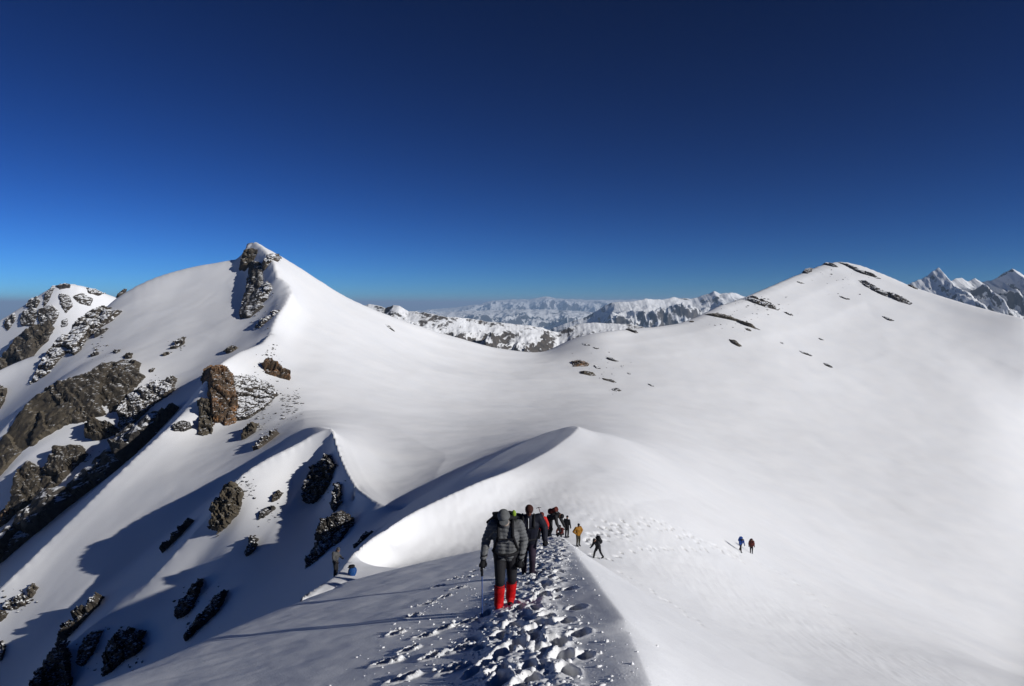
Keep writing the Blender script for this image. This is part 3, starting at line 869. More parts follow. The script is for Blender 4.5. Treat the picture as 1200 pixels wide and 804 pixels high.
rock([(374, 612), (386, 603), (398, 603), (406, 613), (401, 630), (399, 648), (391, 670), (383, 682), (368, 682), (366, 655), (371, 632)], 'tall black cliff rising behind the person in grey at the left snow edge', M_ROCK_DARK, 0.30, group=SPUR, face=0.7, block=False)
rock([(415, 638), (426, 622), (437, 626), (430, 634), (419, 643)], 'dark cleft rock beside the lit snow fan', M_ROCK_DARK, 0.35, group=SPUR, face=0.6)
rock([(192, 644), (208, 626), (221, 611), (224, 614), (214, 630), (195, 646)], 'narrow rock strip along the shaded side of the spur', M_ROCK_SNOWY, 0.6, group=SPUR)
rock([(289, 650), (292, 629), (301, 631), (301, 645), (294, 653)], 'single dark rock in the shade under the tan block', M_ROCK_DARK, 0.4, group=SPUR, face=0.6)

GUL = 'dark rocks in the shaded gully'
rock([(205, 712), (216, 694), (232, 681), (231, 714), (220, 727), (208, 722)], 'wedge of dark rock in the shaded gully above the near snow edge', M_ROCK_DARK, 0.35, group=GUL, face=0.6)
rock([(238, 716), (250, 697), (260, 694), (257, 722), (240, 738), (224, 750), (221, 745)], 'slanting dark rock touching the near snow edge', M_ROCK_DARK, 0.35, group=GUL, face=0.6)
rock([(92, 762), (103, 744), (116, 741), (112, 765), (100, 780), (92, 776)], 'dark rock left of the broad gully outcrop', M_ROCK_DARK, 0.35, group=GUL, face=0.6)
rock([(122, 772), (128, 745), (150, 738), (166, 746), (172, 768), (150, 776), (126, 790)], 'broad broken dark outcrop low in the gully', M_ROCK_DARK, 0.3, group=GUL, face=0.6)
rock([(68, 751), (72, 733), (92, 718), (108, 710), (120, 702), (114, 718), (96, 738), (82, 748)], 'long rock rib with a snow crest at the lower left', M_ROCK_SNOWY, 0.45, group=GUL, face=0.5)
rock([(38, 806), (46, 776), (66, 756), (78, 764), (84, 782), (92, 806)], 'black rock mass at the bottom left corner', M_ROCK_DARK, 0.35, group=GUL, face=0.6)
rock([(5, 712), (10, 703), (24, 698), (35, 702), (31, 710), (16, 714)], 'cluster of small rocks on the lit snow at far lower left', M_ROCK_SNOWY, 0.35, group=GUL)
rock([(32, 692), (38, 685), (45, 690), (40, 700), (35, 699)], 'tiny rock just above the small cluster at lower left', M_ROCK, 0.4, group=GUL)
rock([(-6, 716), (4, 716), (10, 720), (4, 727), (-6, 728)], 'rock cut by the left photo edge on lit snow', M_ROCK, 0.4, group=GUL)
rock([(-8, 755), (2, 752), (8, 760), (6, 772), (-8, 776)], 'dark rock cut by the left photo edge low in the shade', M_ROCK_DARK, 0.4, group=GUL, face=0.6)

WALL = 'brown rock wall of the left peak'
rock([(-12, 525), (0, 512), (20, 478), (32, 463), (60, 455), (82, 475), (96, 497), (66, 511), (32, 531), (12, 551), (-12, 568)], 'large smooth brown slab of the left rock wall', M_ROCK_TAN, 0.12, group=WALL, face=0.55, cells=(0.6, 0.2), grow=1.3)
rock([(60, 446), (80, 441), (100, 435), (117, 423), (135, 421), (150, 425), (154, 440), (161, 446), (150, 463), (141, 489), (122, 492), (101, 497), (83, 476)], 'big dark layered face in the middle of the left rock wall', M_ROCK, 0.13, group=WALL, face=0.55, cells=(0.45, 0.14), beds=11.0, grow=1.28)
rock([(148, 462), (168, 450), (195, 447), (199, 466), (176, 482), (161, 501), (147, 506), (145, 480)], 'snow speckled right end of the left rock wall', M_ROCK_SNOWY, 0.18, group=WALL, face=0.55, cells=(0.24, 0.1), grow=1.3)
rock([(102, 498), (112, 491), (126, 497), (138, 507), (134, 514), (117, 517), (105, 511)], 'pair of brown knobs under the middle of the left rock wall', M_ROCK, 0.5, group=WALL, face=0.6, grow=1.3)
rock([(60, 528), (86, 529), (97, 540), (88, 553), (75, 567), (37, 593), (20, 591), (20, 549), (30, 537), (50, 548)], 'lower outcrop of the left rock wall beneath a snow ledge', M_ROCK, 0.2, group=WALL, face=0.55, grow=1.3)
rock([(-8, 603), (15, 592), (26, 597), (11, 614), (-8, 622)], 'reddish rock at the left edge below the rock wall', M_ROCK_ORANGE, 0.4, group=WALL, face=0.6)
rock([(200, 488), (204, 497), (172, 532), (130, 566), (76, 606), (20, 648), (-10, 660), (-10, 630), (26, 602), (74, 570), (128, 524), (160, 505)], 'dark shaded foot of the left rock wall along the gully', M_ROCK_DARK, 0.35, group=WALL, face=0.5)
rock([(82, 371), (102, 357), (126, 367), (118, 380), (101, 396), (101, 420), (95, 426), (80, 418), (75, 441), (57, 451), (49, 446), (55, 416), (67, 392)], 'tall snow streaked crag at the top of the left rock wall', M_ROCK_SNOWY, 0.17, group=WALL, face=0.6, cells=(0.22, 0.09), grow=1.25)
rock([(3, 412), (20, 392), (52, 380), (58, 391), (55, 403), (44, 418), (30, 433), (15, 446), (1, 448), (-6, 430)], 'brown crag left of the snow couloir', M_ROCK, 0.18, group=WALL, face=0.6, grow=1.25)
rock([(-8, 452), (5, 455), (8, 470), (3, 484), (-8, 490)], 'narrow rock at the left edge below the brown crag', M_ROCK, 0.35, group=WALL, face=0.6)
rock([(111, 392), (118, 387), (126, 384), (123, 392), (113, 398)], 'small dark rock on snow beside the streaked crag', M_ROCK_DARK, 0.4, group=WALL)
rock([(146, 415), (153, 413), (155, 423), (148, 425)], 'square little block above the left rock wall', M_ROCK, 0.5, group=WALL, face=0.6)
rock([(133, 410), (139, 409), (141, 415), (136, 417)], 'tiny dark stone left of the square block', M_ROCK_DARK, 0.5, group=WALL, face=0.6)
rock([(106, 414), (114, 412), (117, 418), (108, 419)], 'low flat stone right of the streaked crag', M_ROCK_DARK, 0.4, group=WALL)
rock([(201, 411), (208, 398), (214, 393), (216, 405), (208, 412)], 'small rock cluster in the middle of the left snow face', M_ROCK_SNOWY, 0.4, group=WALL, face=0.5)
rock([(190, 415), (196, 412), (199, 416), (193, 419)], 'pebble sized rock below the cluster on the left snow face', M_ROCK, 0.5, group=WALL, face=0.6)
rock([(175, 433), (180, 431), (180, 437), (176, 438)], 'lowest small stone on the left snow face', M_ROCK, 0.5, group=WALL, face=0.6)
rock([(136, 346), (141, 340), (145, 338), (144, 342), (139, 347)], 'little dark rock on the skyline of the left snow shoulder', M_ROCK_DARK, 0.5, group=WALL, face=0.6)

FARL = 'rocks of the far left peak'
for poly, lab in (([(64, 331), (70, 328), (78, 329), (80, 335), (70, 336)], 'dark rock just under the snowy tip of the far left peak'),
                  ([(30, 352), (38, 346), (47, 354), (44, 361), (32, 358)], 'slanting dark rock on the left skyline of the far left peak'),
                  ([(26, 366), (36, 361), (44, 370), (40, 381), (28, 380), (24, 374)], 'mottled rock patch low on the left ridge of the far left peak'),
                  ([(46, 363), (58, 360), (67, 368), (64, 379), (52, 380), (46, 373)], 'largest rock face of the far left peak'),
                  ([(52, 347), (58, 336), (62, 338), (59, 350), (54, 358)], 'upright rib in the centre of the far left peak'),
                  ([(70, 345), (80, 348), (84, 358), (78, 366), (72, 356)], 'rock ribs right of centre on the far left peak'),
                  ([(88, 348), (96, 344), (106, 350), (104, 358), (94, 355)], 'rock patch on the right flank of the far left peak'),
                  ([(104, 337), (114, 335), (122, 342), (114, 346), (106, 343)], 'rocky right shoulder of the far left peak'),
                  ([(6, 374), (14, 368), (18, 376), (12, 386), (6, 382)], 'lowest rock on the left end of the far left peak'),
                  ([(72, 376), (78, 374), (79, 382), (73, 383)], 'small reddish stone in the snow below the far left peak')):
    rock(poly, lab, M_ROCK_SNOWY if 'tip' not in lab else M_ROCK_DARK, 0.12, group=FARL, face=0.35, grow=1.4)

RS = 'rocks scattered on the right-hand slope'
for poly, lab, mt in (
    ([(670, 421), (680, 419), (690, 427), (688, 432), (673, 433)], 'brown rock with a reddish corner, largest of the group right of the col', M_ROCK_ORANGE),
    ([(680, 433), (690, 434), (698, 441), (692, 443), (682, 439)], 'lens shaped tan rock under the largest one right of the col', M_ROCK_TAN),
    ([(706, 440), (716, 445), (722, 449), (719, 451), (708, 445)], 'thin sloping rock sliver right of the col group', M_ROCK),
    ([(717, 456), (723, 452), (728, 458), (723, 461), (718, 459)], 'small dark rock at the lower end of the col group', M_ROCK_DARK),
    ([(682, 400), (687, 402), (692, 406), (688, 407), (683, 404)], 'upper flat rock of the pair above the col group', M_ROCK_DARK),
    ([(695, 406), (702, 408), (702, 410), (697, 409)], 'smaller flat stone of the pair above the col group', M_ROCK_DARK),
    ([(711, 417), (717, 418), (725, 424), (722, 426), (713, 422)], 'dark oblong rock between the two upper col rocks', M_ROCK_DARK),
    ([(727, 428), (731, 427), (731, 431), (728, 431)], 'dot of rock right of the dark oblong one', M_ROCK_DARK),
    ([(696, 426), (701, 429), (704, 434), (699, 433)], 'speckled little stone beside the largest col rock', M_ROCK_SNOWY),
    ([(735, 436), (739, 437), (739, 440), (736, 439)], 'isolated dot of rock below the oblong rock', M_ROCK_DARK),
    ([(759, 448), (763, 450), (767, 454), (763, 454)], 'lowest tiny stone on the slope right of the col', M_ROCK_DARK),
    ([(731, 381), (737, 384), (747, 391), (744, 392), (733, 386)], 'thin dark streak of rock dropping from the skyline right of the col', M_ROCK_DARK),
    ([(807, 377), (811, 375), (814, 377), (811, 379)], 'small boulder on the skyline mid way to the right peak', M_ROCK),
    ([(824, 364), (838, 366), (855, 369), (868, 375), (888, 387), (880, 386), (862, 377), (840, 371)], 'long lower rock band on the ridge of the right peak', M_ROCK_TAN),
    ([(873, 384), (880, 386), (881, 389), (875, 388)], 'stone under the end of the long lower rock band', M_ROCK),
    ([(855, 396), (862, 398), (869, 406), (865, 408), (857, 402)], 'single oval rock below the long rock bands', M_ROCK_TAN),
    ([(868, 349), (880, 345), (892, 351), (912, 361), (910, 365), (896, 362), (878, 354)], 'upper speckled rock band on the ridge of the right peak', M_ROCK_SNOWY),
    ([(918, 365), (924, 366), (931, 370), (926, 371)], 'trailing stones at the end of the upper rock band', M_ROCK_SNOWY),
    ([(914, 400), (918, 401), (918, 404), (915, 403)], 'lone speck of rock mid slope below the rock bands', M_ROCK_DARK),
    ([(937, 411), (942, 412), (952, 416), (950, 418), (940, 415)], 'slim rock left of the lowest right-hand pair', M_ROCK_DARK),
    ([(965, 424), (970, 425), (976, 431), (972, 432), (967, 429)], 'lowest dark rock on the right-hand slope', M_ROCK_DARK),
    ([(959, 396), (964, 397), (966, 399), (961, 399)], 'speck of rock above the lowest right-hand rocks', M_ROCK_DARK),
    ([(940, 319), (942, 312), (949, 309), (951, 314), (946, 319)], 'black tooth of rock on the left skyline of the right peak', M_ROCK_DARK),
    ([(933, 330), (938, 330), (943, 332), (938, 333)], 'row of specks under the black skyline tooth', M_ROCK_DARK),
    ([(961, 307), (968, 305), (974, 309), (982, 313), (976, 314), (967, 311)], 'flat dark rock left of the right summit', M_ROCK_DARK),
    ([(977, 302), (986, 303), (1000, 311), (1010, 318), (1030, 328), (1024, 328), (1006, 321), (990, 310)], 'long thin rock line running down right from the right summit', M_ROCK_DARK),
    ([(1008, 327), (1014, 327), (1024, 333), (1032, 341), (1041, 348), (1036, 350), (1024, 343), (1012, 333)], 'curved dark rock strip below the right summit', M_ROCK_DARK),
    ([(1037, 340), (1044, 340), (1056, 348), (1067, 356), (1064, 359), (1052, 355), (1042, 348)], 'thickest dark rock under the right summit', M_ROCK_DARK),
    ([(983, 346), (989, 347), (996, 351), (992, 352), (985, 349)], 'small streak of rock straight below the right summit', M_ROCK_DARK),
    ([(1034, 370), (1040, 372), (1048, 376), (1043, 377), (1037, 374)], 'dark sliver below the thickest summit rock', M_ROCK_DARK),
    ([(1066, 331), (1071, 332), (1077, 338), (1072, 337)], 'pale rock on the right skyline beside the far peaks', M_ROCK),
    ([(452, 379), (456, 382), (463, 389), (460, 389), (454, 384)], 'thin dark rock on the open flank left of the col', M_ROCK_DARK)):
    rock(poly, lab, mt, 0.22, name='rock', group=RS, face=0.25)

# ---- loose stones lying in the snow around the buttress, crags and spur (too many to count)
def scree(name, label, areas, seed):
    rs = np.random.RandomState(seed)
    ico = np.array([(0, 0, 1), (.894, 0, .447), (.276, .851, .447), (-.724, .526, .447), (-.724, -.526, .447), (.276, -.851, .447),
                    (.724, .526, -.447), (-.276, .851, -.447), (-.894, 0, -.447), (-.276, -.851, -.447), (.724, -.526, -.447), (0, 0, -1)])
    icf = np.array([(0, 1, 2), (0, 2, 3), (0, 3, 4), (0, 4, 5), (0, 5, 1), (1, 6, 2), (2, 7, 3), (3, 8, 4), (4, 9, 5), (5, 10, 1),
                    (6, 7, 2), (7, 8, 3), (8, 9, 4), (9, 10, 5), (10, 6, 1), (11, 7, 6), (11, 8, 7), (11, 9, 8), (11, 10, 9), (11, 6, 10)])
    V, F = [], []
    n = 0
    for (x0, y0, x1, y1, cnt, smin, smax) in areas:
        for _ in range(cnt):
            u, v = np.clip(rs.normal(0.5, 0.24, 2), 0, 1)
            px, py = x0 + (x1 - x0) * u, y0 + (y1 - y0) * v
            h = ground_hit(px, py)
            if h is None: continue
            s = (smin + (smax - smin) * rs.rand() ** 2.5) * np.linalg.norm(h) / 800.0
            A = ico * (1 + 0.35 * rs.uniform(-1, 1, (12, 1))) * (s * np.array([rs.uniform(.7, 1.3), rs.uniform(.7, 1.2), rs.uniform(.4, .8)]))
            a = rs.uniform(0, 6.28); ca, sa = math.cos(a), math.sin(a)
            A = np.stack([A[:, 0] * ca - A[:, 1] * sa, A[:, 0] * sa + A[:, 1] * ca, A[:, 2]], -1)
            V.append(A + h + np.array([0, 0, 0.1 * s])); F.append(icf + n); n += 12
    o = link_mesh(name, mesh_np(name, np.vstack(V), np.vstack(F), smooth=False), M_ROCK_DARK)
    tag(o, label, kind='stuff')
scree('scree', 'loose dark stones strewn in the snow around the left crags', [
    (272, 430, 325, 505, 170, 0.5, 2.0), (325, 455, 354, 492, 90, 0.5, 2.2), (300, 403, 330, 428, 40, 0.5, 1.8), (300, 490, 330, 520, 40, 0.4, 1.6),
    (280, 556, 300, 584, 40, 0.5, 2.0), (300, 590, 326, 618, 30, 0.5, 1.6), (100, 385, 130, 430, 30, 0.5, 1.8), (160, 440, 205, 470, 60, 0.5, 1.8),
    (80, 525, 120, 545, 20, 0.5, 1.6), (0, 684, 46, 722, 36, 0.5, 1.8), (195, 395, 222, 418, 18, 0.5, 1.8), (660, 398, 745, 462, 30, 0.4, 1.3),
    (862, 345, 935, 373, 40, 0.4, 1.4), (820, 362, 890, 390, 26, 0.4, 1.2), (930, 305, 1040, 345, 26, 0.4, 1.1), (360, 535, 405, 600, 40, 0.5, 2.0),
    (205, 680, 262, 735, 30, 0.5, 2.2), (90, 735, 180, 790, 50, 0.5, 2.5), (285, 325, 325, 385, 40, 0.4, 1.6)], 5)

# ------------------------------------------------------------------ people
def cloth(name, rgb, rough=0.75, scale=40.0, var=0.25):
    m, nt, b = new_mat(name)
    L = nt.links.new
    tc_ = nd(nt, 'ShaderNodeTexCoord')
    n1 = nd(nt, 'ShaderNodeTexNoise'); n1.inputs['Scale'].default_value = scale * 0.25; n1.inputs['Detail'].default_value = 6
    L(tc_.outputs['Object'], n1.inputs['Vector'])
    lo = tuple(c * (1 - var) for c in rgb); hi = tuple(min(1, c * (1 + var)) for c in rgb)
    cr = ramp(nt, [(0.3, lo), (0.7, hi)]); L(n1.outputs['Fac'], cr.inputs[0]); L(cr.outputs[0], b.inputs['Base Color'])
    n2 = nd(nt, 'ShaderNodeTexNoise'); n2.inputs['Scale'].default_value = scale; n2.inputs['Detail'].default_value = 4
    L(tc_.outputs['Object'], n2.inputs['Vector'])
    bp = nd(nt, 'ShaderNodeBump'); bp.inputs['Strength'].default_value = 0.35; bp.inputs['Distance'].default_value = 0.01
    L(n2.outputs['Fac'], bp.inputs['Height']); L(bp.outputs[0], b.inputs['Normal'])
    b.inputs['Roughness'].default_value = rough
    b.inputs['Specular IOR Level'].default_value = 0.12
    return m
C_SKIN = cloth('skin', (0.32, 0.17, 0.11), 0.55, 20, 0.1)
C_SKIN_DARK = cloth('skin_sunburnt', (0.13, 0.055, 0.04), 0.55, 20, 0.1)
C_GREY = cloth('down_grey', (0.115, 0.118, 0.12), 0.5, 50, 0.12)
C_CAP = cloth('cap_grey', (0.12, 0.125, 0.125), 0.8)
C_BLACK = cloth('black_fabric', (0.012, 0.012, 0.014), 0.7)
C_BLACK2 = cloth('black_softshell', (0.020, 0.020, 0.023), 0.65)
C_RED = cloth('red_gaiter', (0.48, 0.010, 0.012), 0.55)
C_REDJ = cloth('red_shell', (0.50, 0.025, 0.02), 0.55)
C_NAVY = cloth('navy_shell', (0.011, 0.012, 0.020), 0.6)
C_PLUM = cloth('plum_trousers', (0.030, 0.022, 0.036), 0.7)
C_BUFF = cloth('beige_buff', (0.34, 0.27, 0.22), 0.85)
C_BROWN = cloth('brown_knit', (0.055, 0.022, 0.018), 0.9)
C_MUSTARD = cloth('mustard_shell', (0.25, 0.115, 0.015), 0.6)
C_BLUE = cloth('blue_shell', (0.018, 0.06, 0.26), 0.55)
C_BLUEP = cloth('blue_pack', (0.010, 0.055, 0.19), 0.5)
C_RUST = cloth('rust_shell', (0.09, 0.020, 0.015), 0.65)
C_LGREY = cloth('light_grey_shell', (0.07, 0.07, 0.07), 0.65)
C_OLIVE = cloth('olive_dark', (0.045, 0.04, 0.025), 0.7)
C_WHITE = cloth('white_zip', (0.75, 0.75, 0.75), 0.5)
C_LIME = cloth('lime_tab', (0.28, 0.42, 0.05), 0.5)
C_METAL = cloth('pole_blue', (0.03, 0.07, 0.25), 0.35)

class Soup:
    """overlapping closed shapes; build() joins them, optionally fused to one skin by a voxel remesh"""
    def __init__(self): self.v = []; self.f = []; self.n = 0
    def add(self, V, F):
        self.v.append(np.asarray(V, float)); self.f += [tuple(i + self.n for i in t) for t in F]; self.n += len(V)
    def tube(self, a, ra, b, rb, seg=12, flat=1.0, side=None):
        a = np.array(a, float); b = np.array(b, float); d = b - a; ln = np.linalg.norm(d)
        if ln < 1e-6: return self
        d /= ln
        s = np.array(side if side is not None else (1, 0, 0) if abs(d[0]) < 0.8 else (0, 1, 0), float)
        s -= d * np.dot(s, d); s /= np.linalg.norm(s); t = np.cross(d, s)
        rings = []
        for k in (-80, -45, -15): rings.append((a + d * ra * math.sin(R(k)), ra * math.cos(R(k))))
        rings.append((a, ra)); rings.append((b, rb))
        for k in (15, 45, 80): rings.append((b + d * rb * math.sin(R(k)), rb * math.cos(R(k))))
        V = []; F = []
        for c, r in rings:
            for i in range(seg):
                an = 2 * math.pi * i / seg
                V.append(c + s * r * math.cos(an) + t * r * flat * math.sin(an))
        nr = len(rings)
        for k in range(nr - 1):
            for i in range(seg):
                j = (i + 1) % seg
                F.append((k * seg + i, k * seg + j, (k + 1) * seg + j, (k + 1) * seg + i))
        F.append(tuple(range(seg - 1, -1, -1))); F.append(tuple((nr - 1) * seg + i for i in range(seg)))
        self.add(V, F); return self
    def chain(self, pts, seg=12):
        for (a, ra), (b, rb) in zip(pts[:-1], pts[1:]): self.tube(a, ra, b, rb, seg)
        return self
    def ell(self, c, r, rot=None, nu=14, nv=9, power=1.0):
        V = []; F = []
        for j in range(nv + 1):
            ph = math.pi * j / nv - math.pi / 2
            for i in range(nu):
                th = 2 * math.pi * i / nu
                x, y, z = math.cos(ph) * math.cos(th), math.cos(ph) * math.sin(th), math.sin(ph)
                if power != 1.0:
                    x, y, z = (math.copysign(abs(q) ** power, q) for q in (x, y, z))
                p = Vector((x * r[0], y * r[1], z * r[2]))
                if rot is not None: p = rot @ p
                V.append(np.array(c) + np.array(p))
        for j in range(nv):
            for i in range(nu):
                k = (i + 1) % nu
                F.append((j * nu + i, j * nu + k, (j + 1) * nu + k, (j + 1) * nu + i))
        self.add(V, F); return self
    def build(self, name, mat, parent, voxel=None, smooth_it=4, post=None):
        me = bpy.data.meshes.new(name)
        me.from_pydata([tuple(p) for p in np.vstack(self.v)], [], self.f)
        me.update()
        if voxel:
            o = bpy.data.objects.new('tmp', me); col.objects.link(o)
            md = o.modifiers.new('r', 'REMESH'); md.mode = 'VOXEL'; md.voxel_size = voxel
            sm = o.modifiers.new('s', 'SMOOTH'); sm.iterations = smooth_it; sm.factor = 0.5
            dg = bpy.context.evaluated_depsgraph_get(); dg.update()
            me2 = bpy.data.meshes.new_from_object(o.evaluated_get(dg))
            bpy.data.objects.remove(o); bpy.data.meshes.remove(me)
            me = me2; me.name = name
        if post is not None: post(me)
        for p in me.polygons: p.use_smooth = True
        me.materials.clear()
        return link_mesh(name, me, mat, parent)

def V3(*a): return np.array(a, float)

def hand(sp, wrist, d, spread_dir, k=1.0, curl=0.5, seg=8):
    """palm, four unequal curled fingers and a thumb that leaves the side of the palm"""
    d = np.array(d, float); d /= np.linalg.norm(d)
    s = np.array(spread_dir, float); s -= d * np.dot(s, d); s /= np.linalg.norm(s)
    nrm = np.cross(d, s)
    w = np.array(wrist, float)
    palm = w + d * 0.085 * k
    sp.tube(w, 0.027 * k, palm, 0.036 * k, seg, flat=0.6, side=s)
    for i, ln in enumerate((0.070, 0.080, 0.075, 0.058)):
        o = palm + s * (i - 1.5) * 0.020 * k - d * 0.005
        m = o + (d * math.cos(curl) + nrm * math.sin(curl)) * ln * 0.55 * k
        e = m + (d * math.cos(curl * 2.3) + nrm * math.sin(curl * 2.3)) * ln * 0.5 * k
        sp.tube(o, 0.0125 * k, m, 0.0115 * k, 6); sp.tube(m, 0.0115 * k, e, 0.0095 * k, 6)
    tb = w + d * 0.03 * k - s * 0.028 * k
    tm_ = tb + (d * 0.75 - s * 0.5 + nrm * 0.35) * 0.042 * k
    te = tm_ + (d * 0.85 + nrm * 0.5) * 0.032 * k
    sp.tube(tb, 0.014 * k, tm_, 0.0125 * k, 6); sp.tube(tm_, 0.0125 * k, te, 0.010 * k, 6)

def person(label, foot, yaw, J, jacket, trousers, hatmat, skin=None, voxel=0.02, group='climbers on the ridge', lower=None, glove=None, hat='beanie',
           puffy=0.0, bulk=1.0, buff=None, zip_=False, boots=None):
    """figure in a pose: J holds joint positions in the person's own frame (faces -Y, +X is the viewer's right)"""
    skin = skin or C_SKIN; glove = glove or C_BLACK; boots = boots or C_BLACK
    root = empty('person', foot, yaw)
    tag(root, label, 'person', group)
    j = {k: np.array(v, float) for k, v in J.items()}
    hd = j['head']; up = j['head'] - j['neck']; up /= np.linalg.norm(up)
    fwd = np.array(J.get('look', (0, -1, -0.25)), float); fwd -= up * np.dot(fwd, up); fwd /= np.linalg.norm(fwd)
    sd = np.cross(fwd, up)
    rot = Matrix((sd, -fwd, up)).transposed()
    # the body, one skin
    b = Soup()
    b.ell(hd, (0.076, 0.095, 0.118), rot)
    b.ell(hd - up * 0.06 + fwd * 0.045, (0.050, 0.045, 0.060), rot)
    b.tube(hd + fwd * 0.088 + up * 0.015, 0.010, hd + fwd * 0.112 - up * 0.022, 0.015, 8)
    b.tube(hd + fwd * 0.092 - up * 0.062 - sd * 0.02, 0.008, hd + fwd * 0.092 - up * 0.062 + sd * 0.02, 0.008, 8)
    for q in (-1, 1):
        b.ell(hd + sd * q * 0.078 - up * 0.01, (0.014, 0.024, 0.034), rot)
        b.ell(hd + sd * q * 0.032 + fwd * 0.082 + up * 0.018, (0.018, 0.010, 0.010), rot)
    b.tube(j['neck'] - up * 0.05, 0.062, hd - up * 0.05, 0.055)
    b.tube(j['pelvis'], 0.085, j['chest'], 0.10); b.tube(j['chest'], 0.10, j['neck'], 0.06)
    for s in 'LR':
        b.tube(j['sh' + s], 0.060, j['el' + s], 0.043); b.tube(j['el' + s], 0.043, j['wr' + s], 0.031)
        b.tube(j['hip' + s], 0.085, j['kn' + s], 0.058); b.tube(j['kn' + s], 0.058, j['an' + s], 0.042)
        b.tube(j['chest'], 0.08, j['sh' + s], 0.062)
        toe = j['toe' + s]; b.tube(j['an' + s], 0.042, toe, 0.035)
        dd = j['wr' + s] - j['el' + s]
        hand(b, j['wr' + s], dd, np.cross(dd, (0, -1, 0)) if abs(dd[1]) < abs(dd[2]) else (1, 0, 0), 0.9)
    b.build('body', skin, root, min(voxel, 0.016))
    # jacket
    c = Soup()
    k = bulk
    mid = j['pelvis'] * 0.45 + j['chest'] * 0.55
    hemp = j['pelvis'] + (j['pelvis'] - j['chest']) * 0.10
    c.tube(hemp - V3(0.055, 0, 0), 0.125 * k, mid - V3(0.06, 0, 0), 0.135 * k); c.tube(hemp + V3(0.055, 0, 0), 0.125 * k, mid + V3(0.06, 0, 0), 0.135 * k)
    c.tube(mid - V3(0.06, 0, 0), 0.135 * k, j['chest'] - V3(0.07, 0, 0), 0.145 * k); c.tube(mid + V3(0.06, 0, 0), 0.135 * k, j['chest'] + V3(0.07, 0, 0), 0.145 * k)
    c.tube(j['chest'], 0.16 * k, j['neck'] - up * 0.02, 0.085 * k)
    c.tube(j['neck'] - up * 0.03, 0.082, j['neck'] + up * 0.035, 0.078)
    for s in 'LR':
        c.tube(j['chest'] * 0.5 + j['neck'] * 0.5, 0.10 * k, j['sh' + s], 0.088 * k)
        c.tube(j['sh' + s], 0.092 * k, j['el' + s], 0.072 * k); c.tube(j['el' + s], 0.072 * k, j['wr' + s], 0.052 * k)
    def quilt(me):
        if not puffy: return
        me.update()
        nv = len(me.vertices); co = np.empty(nv * 3); me.vertices.foreach_get('co', co); co = co.reshape(-1, 3)
        no = np.empty(nv * 3); me.vertices.foreach_get('normal', no); no = no.reshape(-1, 3)
        w = np.abs(np.sin(co[:, 2] * math.pi / 0.062 + 0.5 * np.sin(co[:, 0] * 9)))
        co += no * ((w ** 0.5 - 0.75) * puffy + 0.004 * noise2(co[:, 0] * 30, co[:, 2] * 30, 4))[:, None]
        me.vertices.foreach_set('co', co.ravel()); me.update()
    jk = c.build('jacket', jacket, root, voxel * 0.8, 3, quilt)
    if zip_:
        z = Soup(); fr = V3(0, -1, 0)
        z.tube(j['neck'] + fr * 0.092, 0.006, j['chest'] + fr * 0.168 * k, 0.006, 6).build('zip', C_WHITE, jk)
    # trousers
    t = Soup()
    t.tube(j['hipL'], 0.115, j['hipR'], 0.115); t.tube(j['pelvis'], 0.12, (j['hipL'] + j['hipR']) / 2, 0.12)
    for s in 'LR':
        t.tube(j['hip' + s], 0.108, j['kn' + s], 0.078); t.tube(j['kn' + s], 0.078, j['an' + s] + (j['kn' + s] - j['an' + s]) * 0.12, 0.062)
    t.build('trousers', trousers, root, voxel * 0.8, 3)
    for s in 'LR':
        an, kn, toe = j['an' + s], j['kn' + s], j['toe' + s]
        if lower is not None:
            g = Soup()
            up_ = an + (kn - an) * 0.80
            g.chain([(an + (kn - an) * 0.02, 0.080), (an + (kn - an) * 0.40, 0.080), (an + (kn - an) * 0.62, 0.089), (up_, 0.083)], 14)
            g.tube(an, 0.07, an + (toe - an) * 0.6, 0.055)
            gt = g.build('gaiter', lower, root, voxel * 0.8, 3)
            st = Soup(); st.tube(up_ - V3(0.083, 0, 0), 0.012, up_ + V3(0.083, 0, 0), 0.012, 8)
            st.ell(up_, (0.088, 0.088, 0.014)); st.build('strap', C_BLACK, gt)
        bo = Soup()
        bo.tube(an + V3(0, 0, 0.05), 0.062, an - V3(0, 0, 0.02), 0.060); bo.tube(an - V3(0, 0, 0.045), 0.048, toe - V3(0, 0, 0.0), 0.045)
        bo.tube(an - V3(0, 0, 0.03), 0.055, an * 0.4 + toe * 0.6, 0.048)
        bo.build('boot', boots, root, voxel * 0.7, 2)
        gl = Soup()
        dd = j['wr' + s] - j['el' + s]; dd /= np.linalg.norm(dd)
        gl.tube(j['wr' + s] - dd * 0.06, 0.058, j['wr' + s] + dd * 0.01, 0.046)
        hand(gl, j['wr' + s], dd, np.cross(dd, (0, -1, 0)) if abs(dd[1]) < abs(dd[2]) else (1, 0, 0), 1.22, 0.75)
        gl.build('glove', glove, root)
    # head wear
    h = Soup()
    if hat == 'beanie':
        h.ell(hd + up * 0.038, (0.094, 0.110, 0.096), rot); h.tube(hd + up * 0.03 - sd * 0.0, 0.0, hd, 0.0)
        h.build('hat', hatmat, root)
    elif hat == 'cap':
        h.ell(hd + up * 0.045, (0.100, 0.114, 0.094), rot)
        h.ell(hd - up * 0.02 - fwd * 0.045, (0.098, 0.080, 0.10), rot)
        h.build('hat', hatmat, root, 0.010, 3)
        br = Soup()
        br.ell(hd + up * 0.028 + fwd * 0.115, (0.078, 0.062, 0.010), Matrix((sd, -fwd * 0.93 + up * 0.30, up)).transposed()).build('brim', hatmat, root)
    elif hat == 'hood':
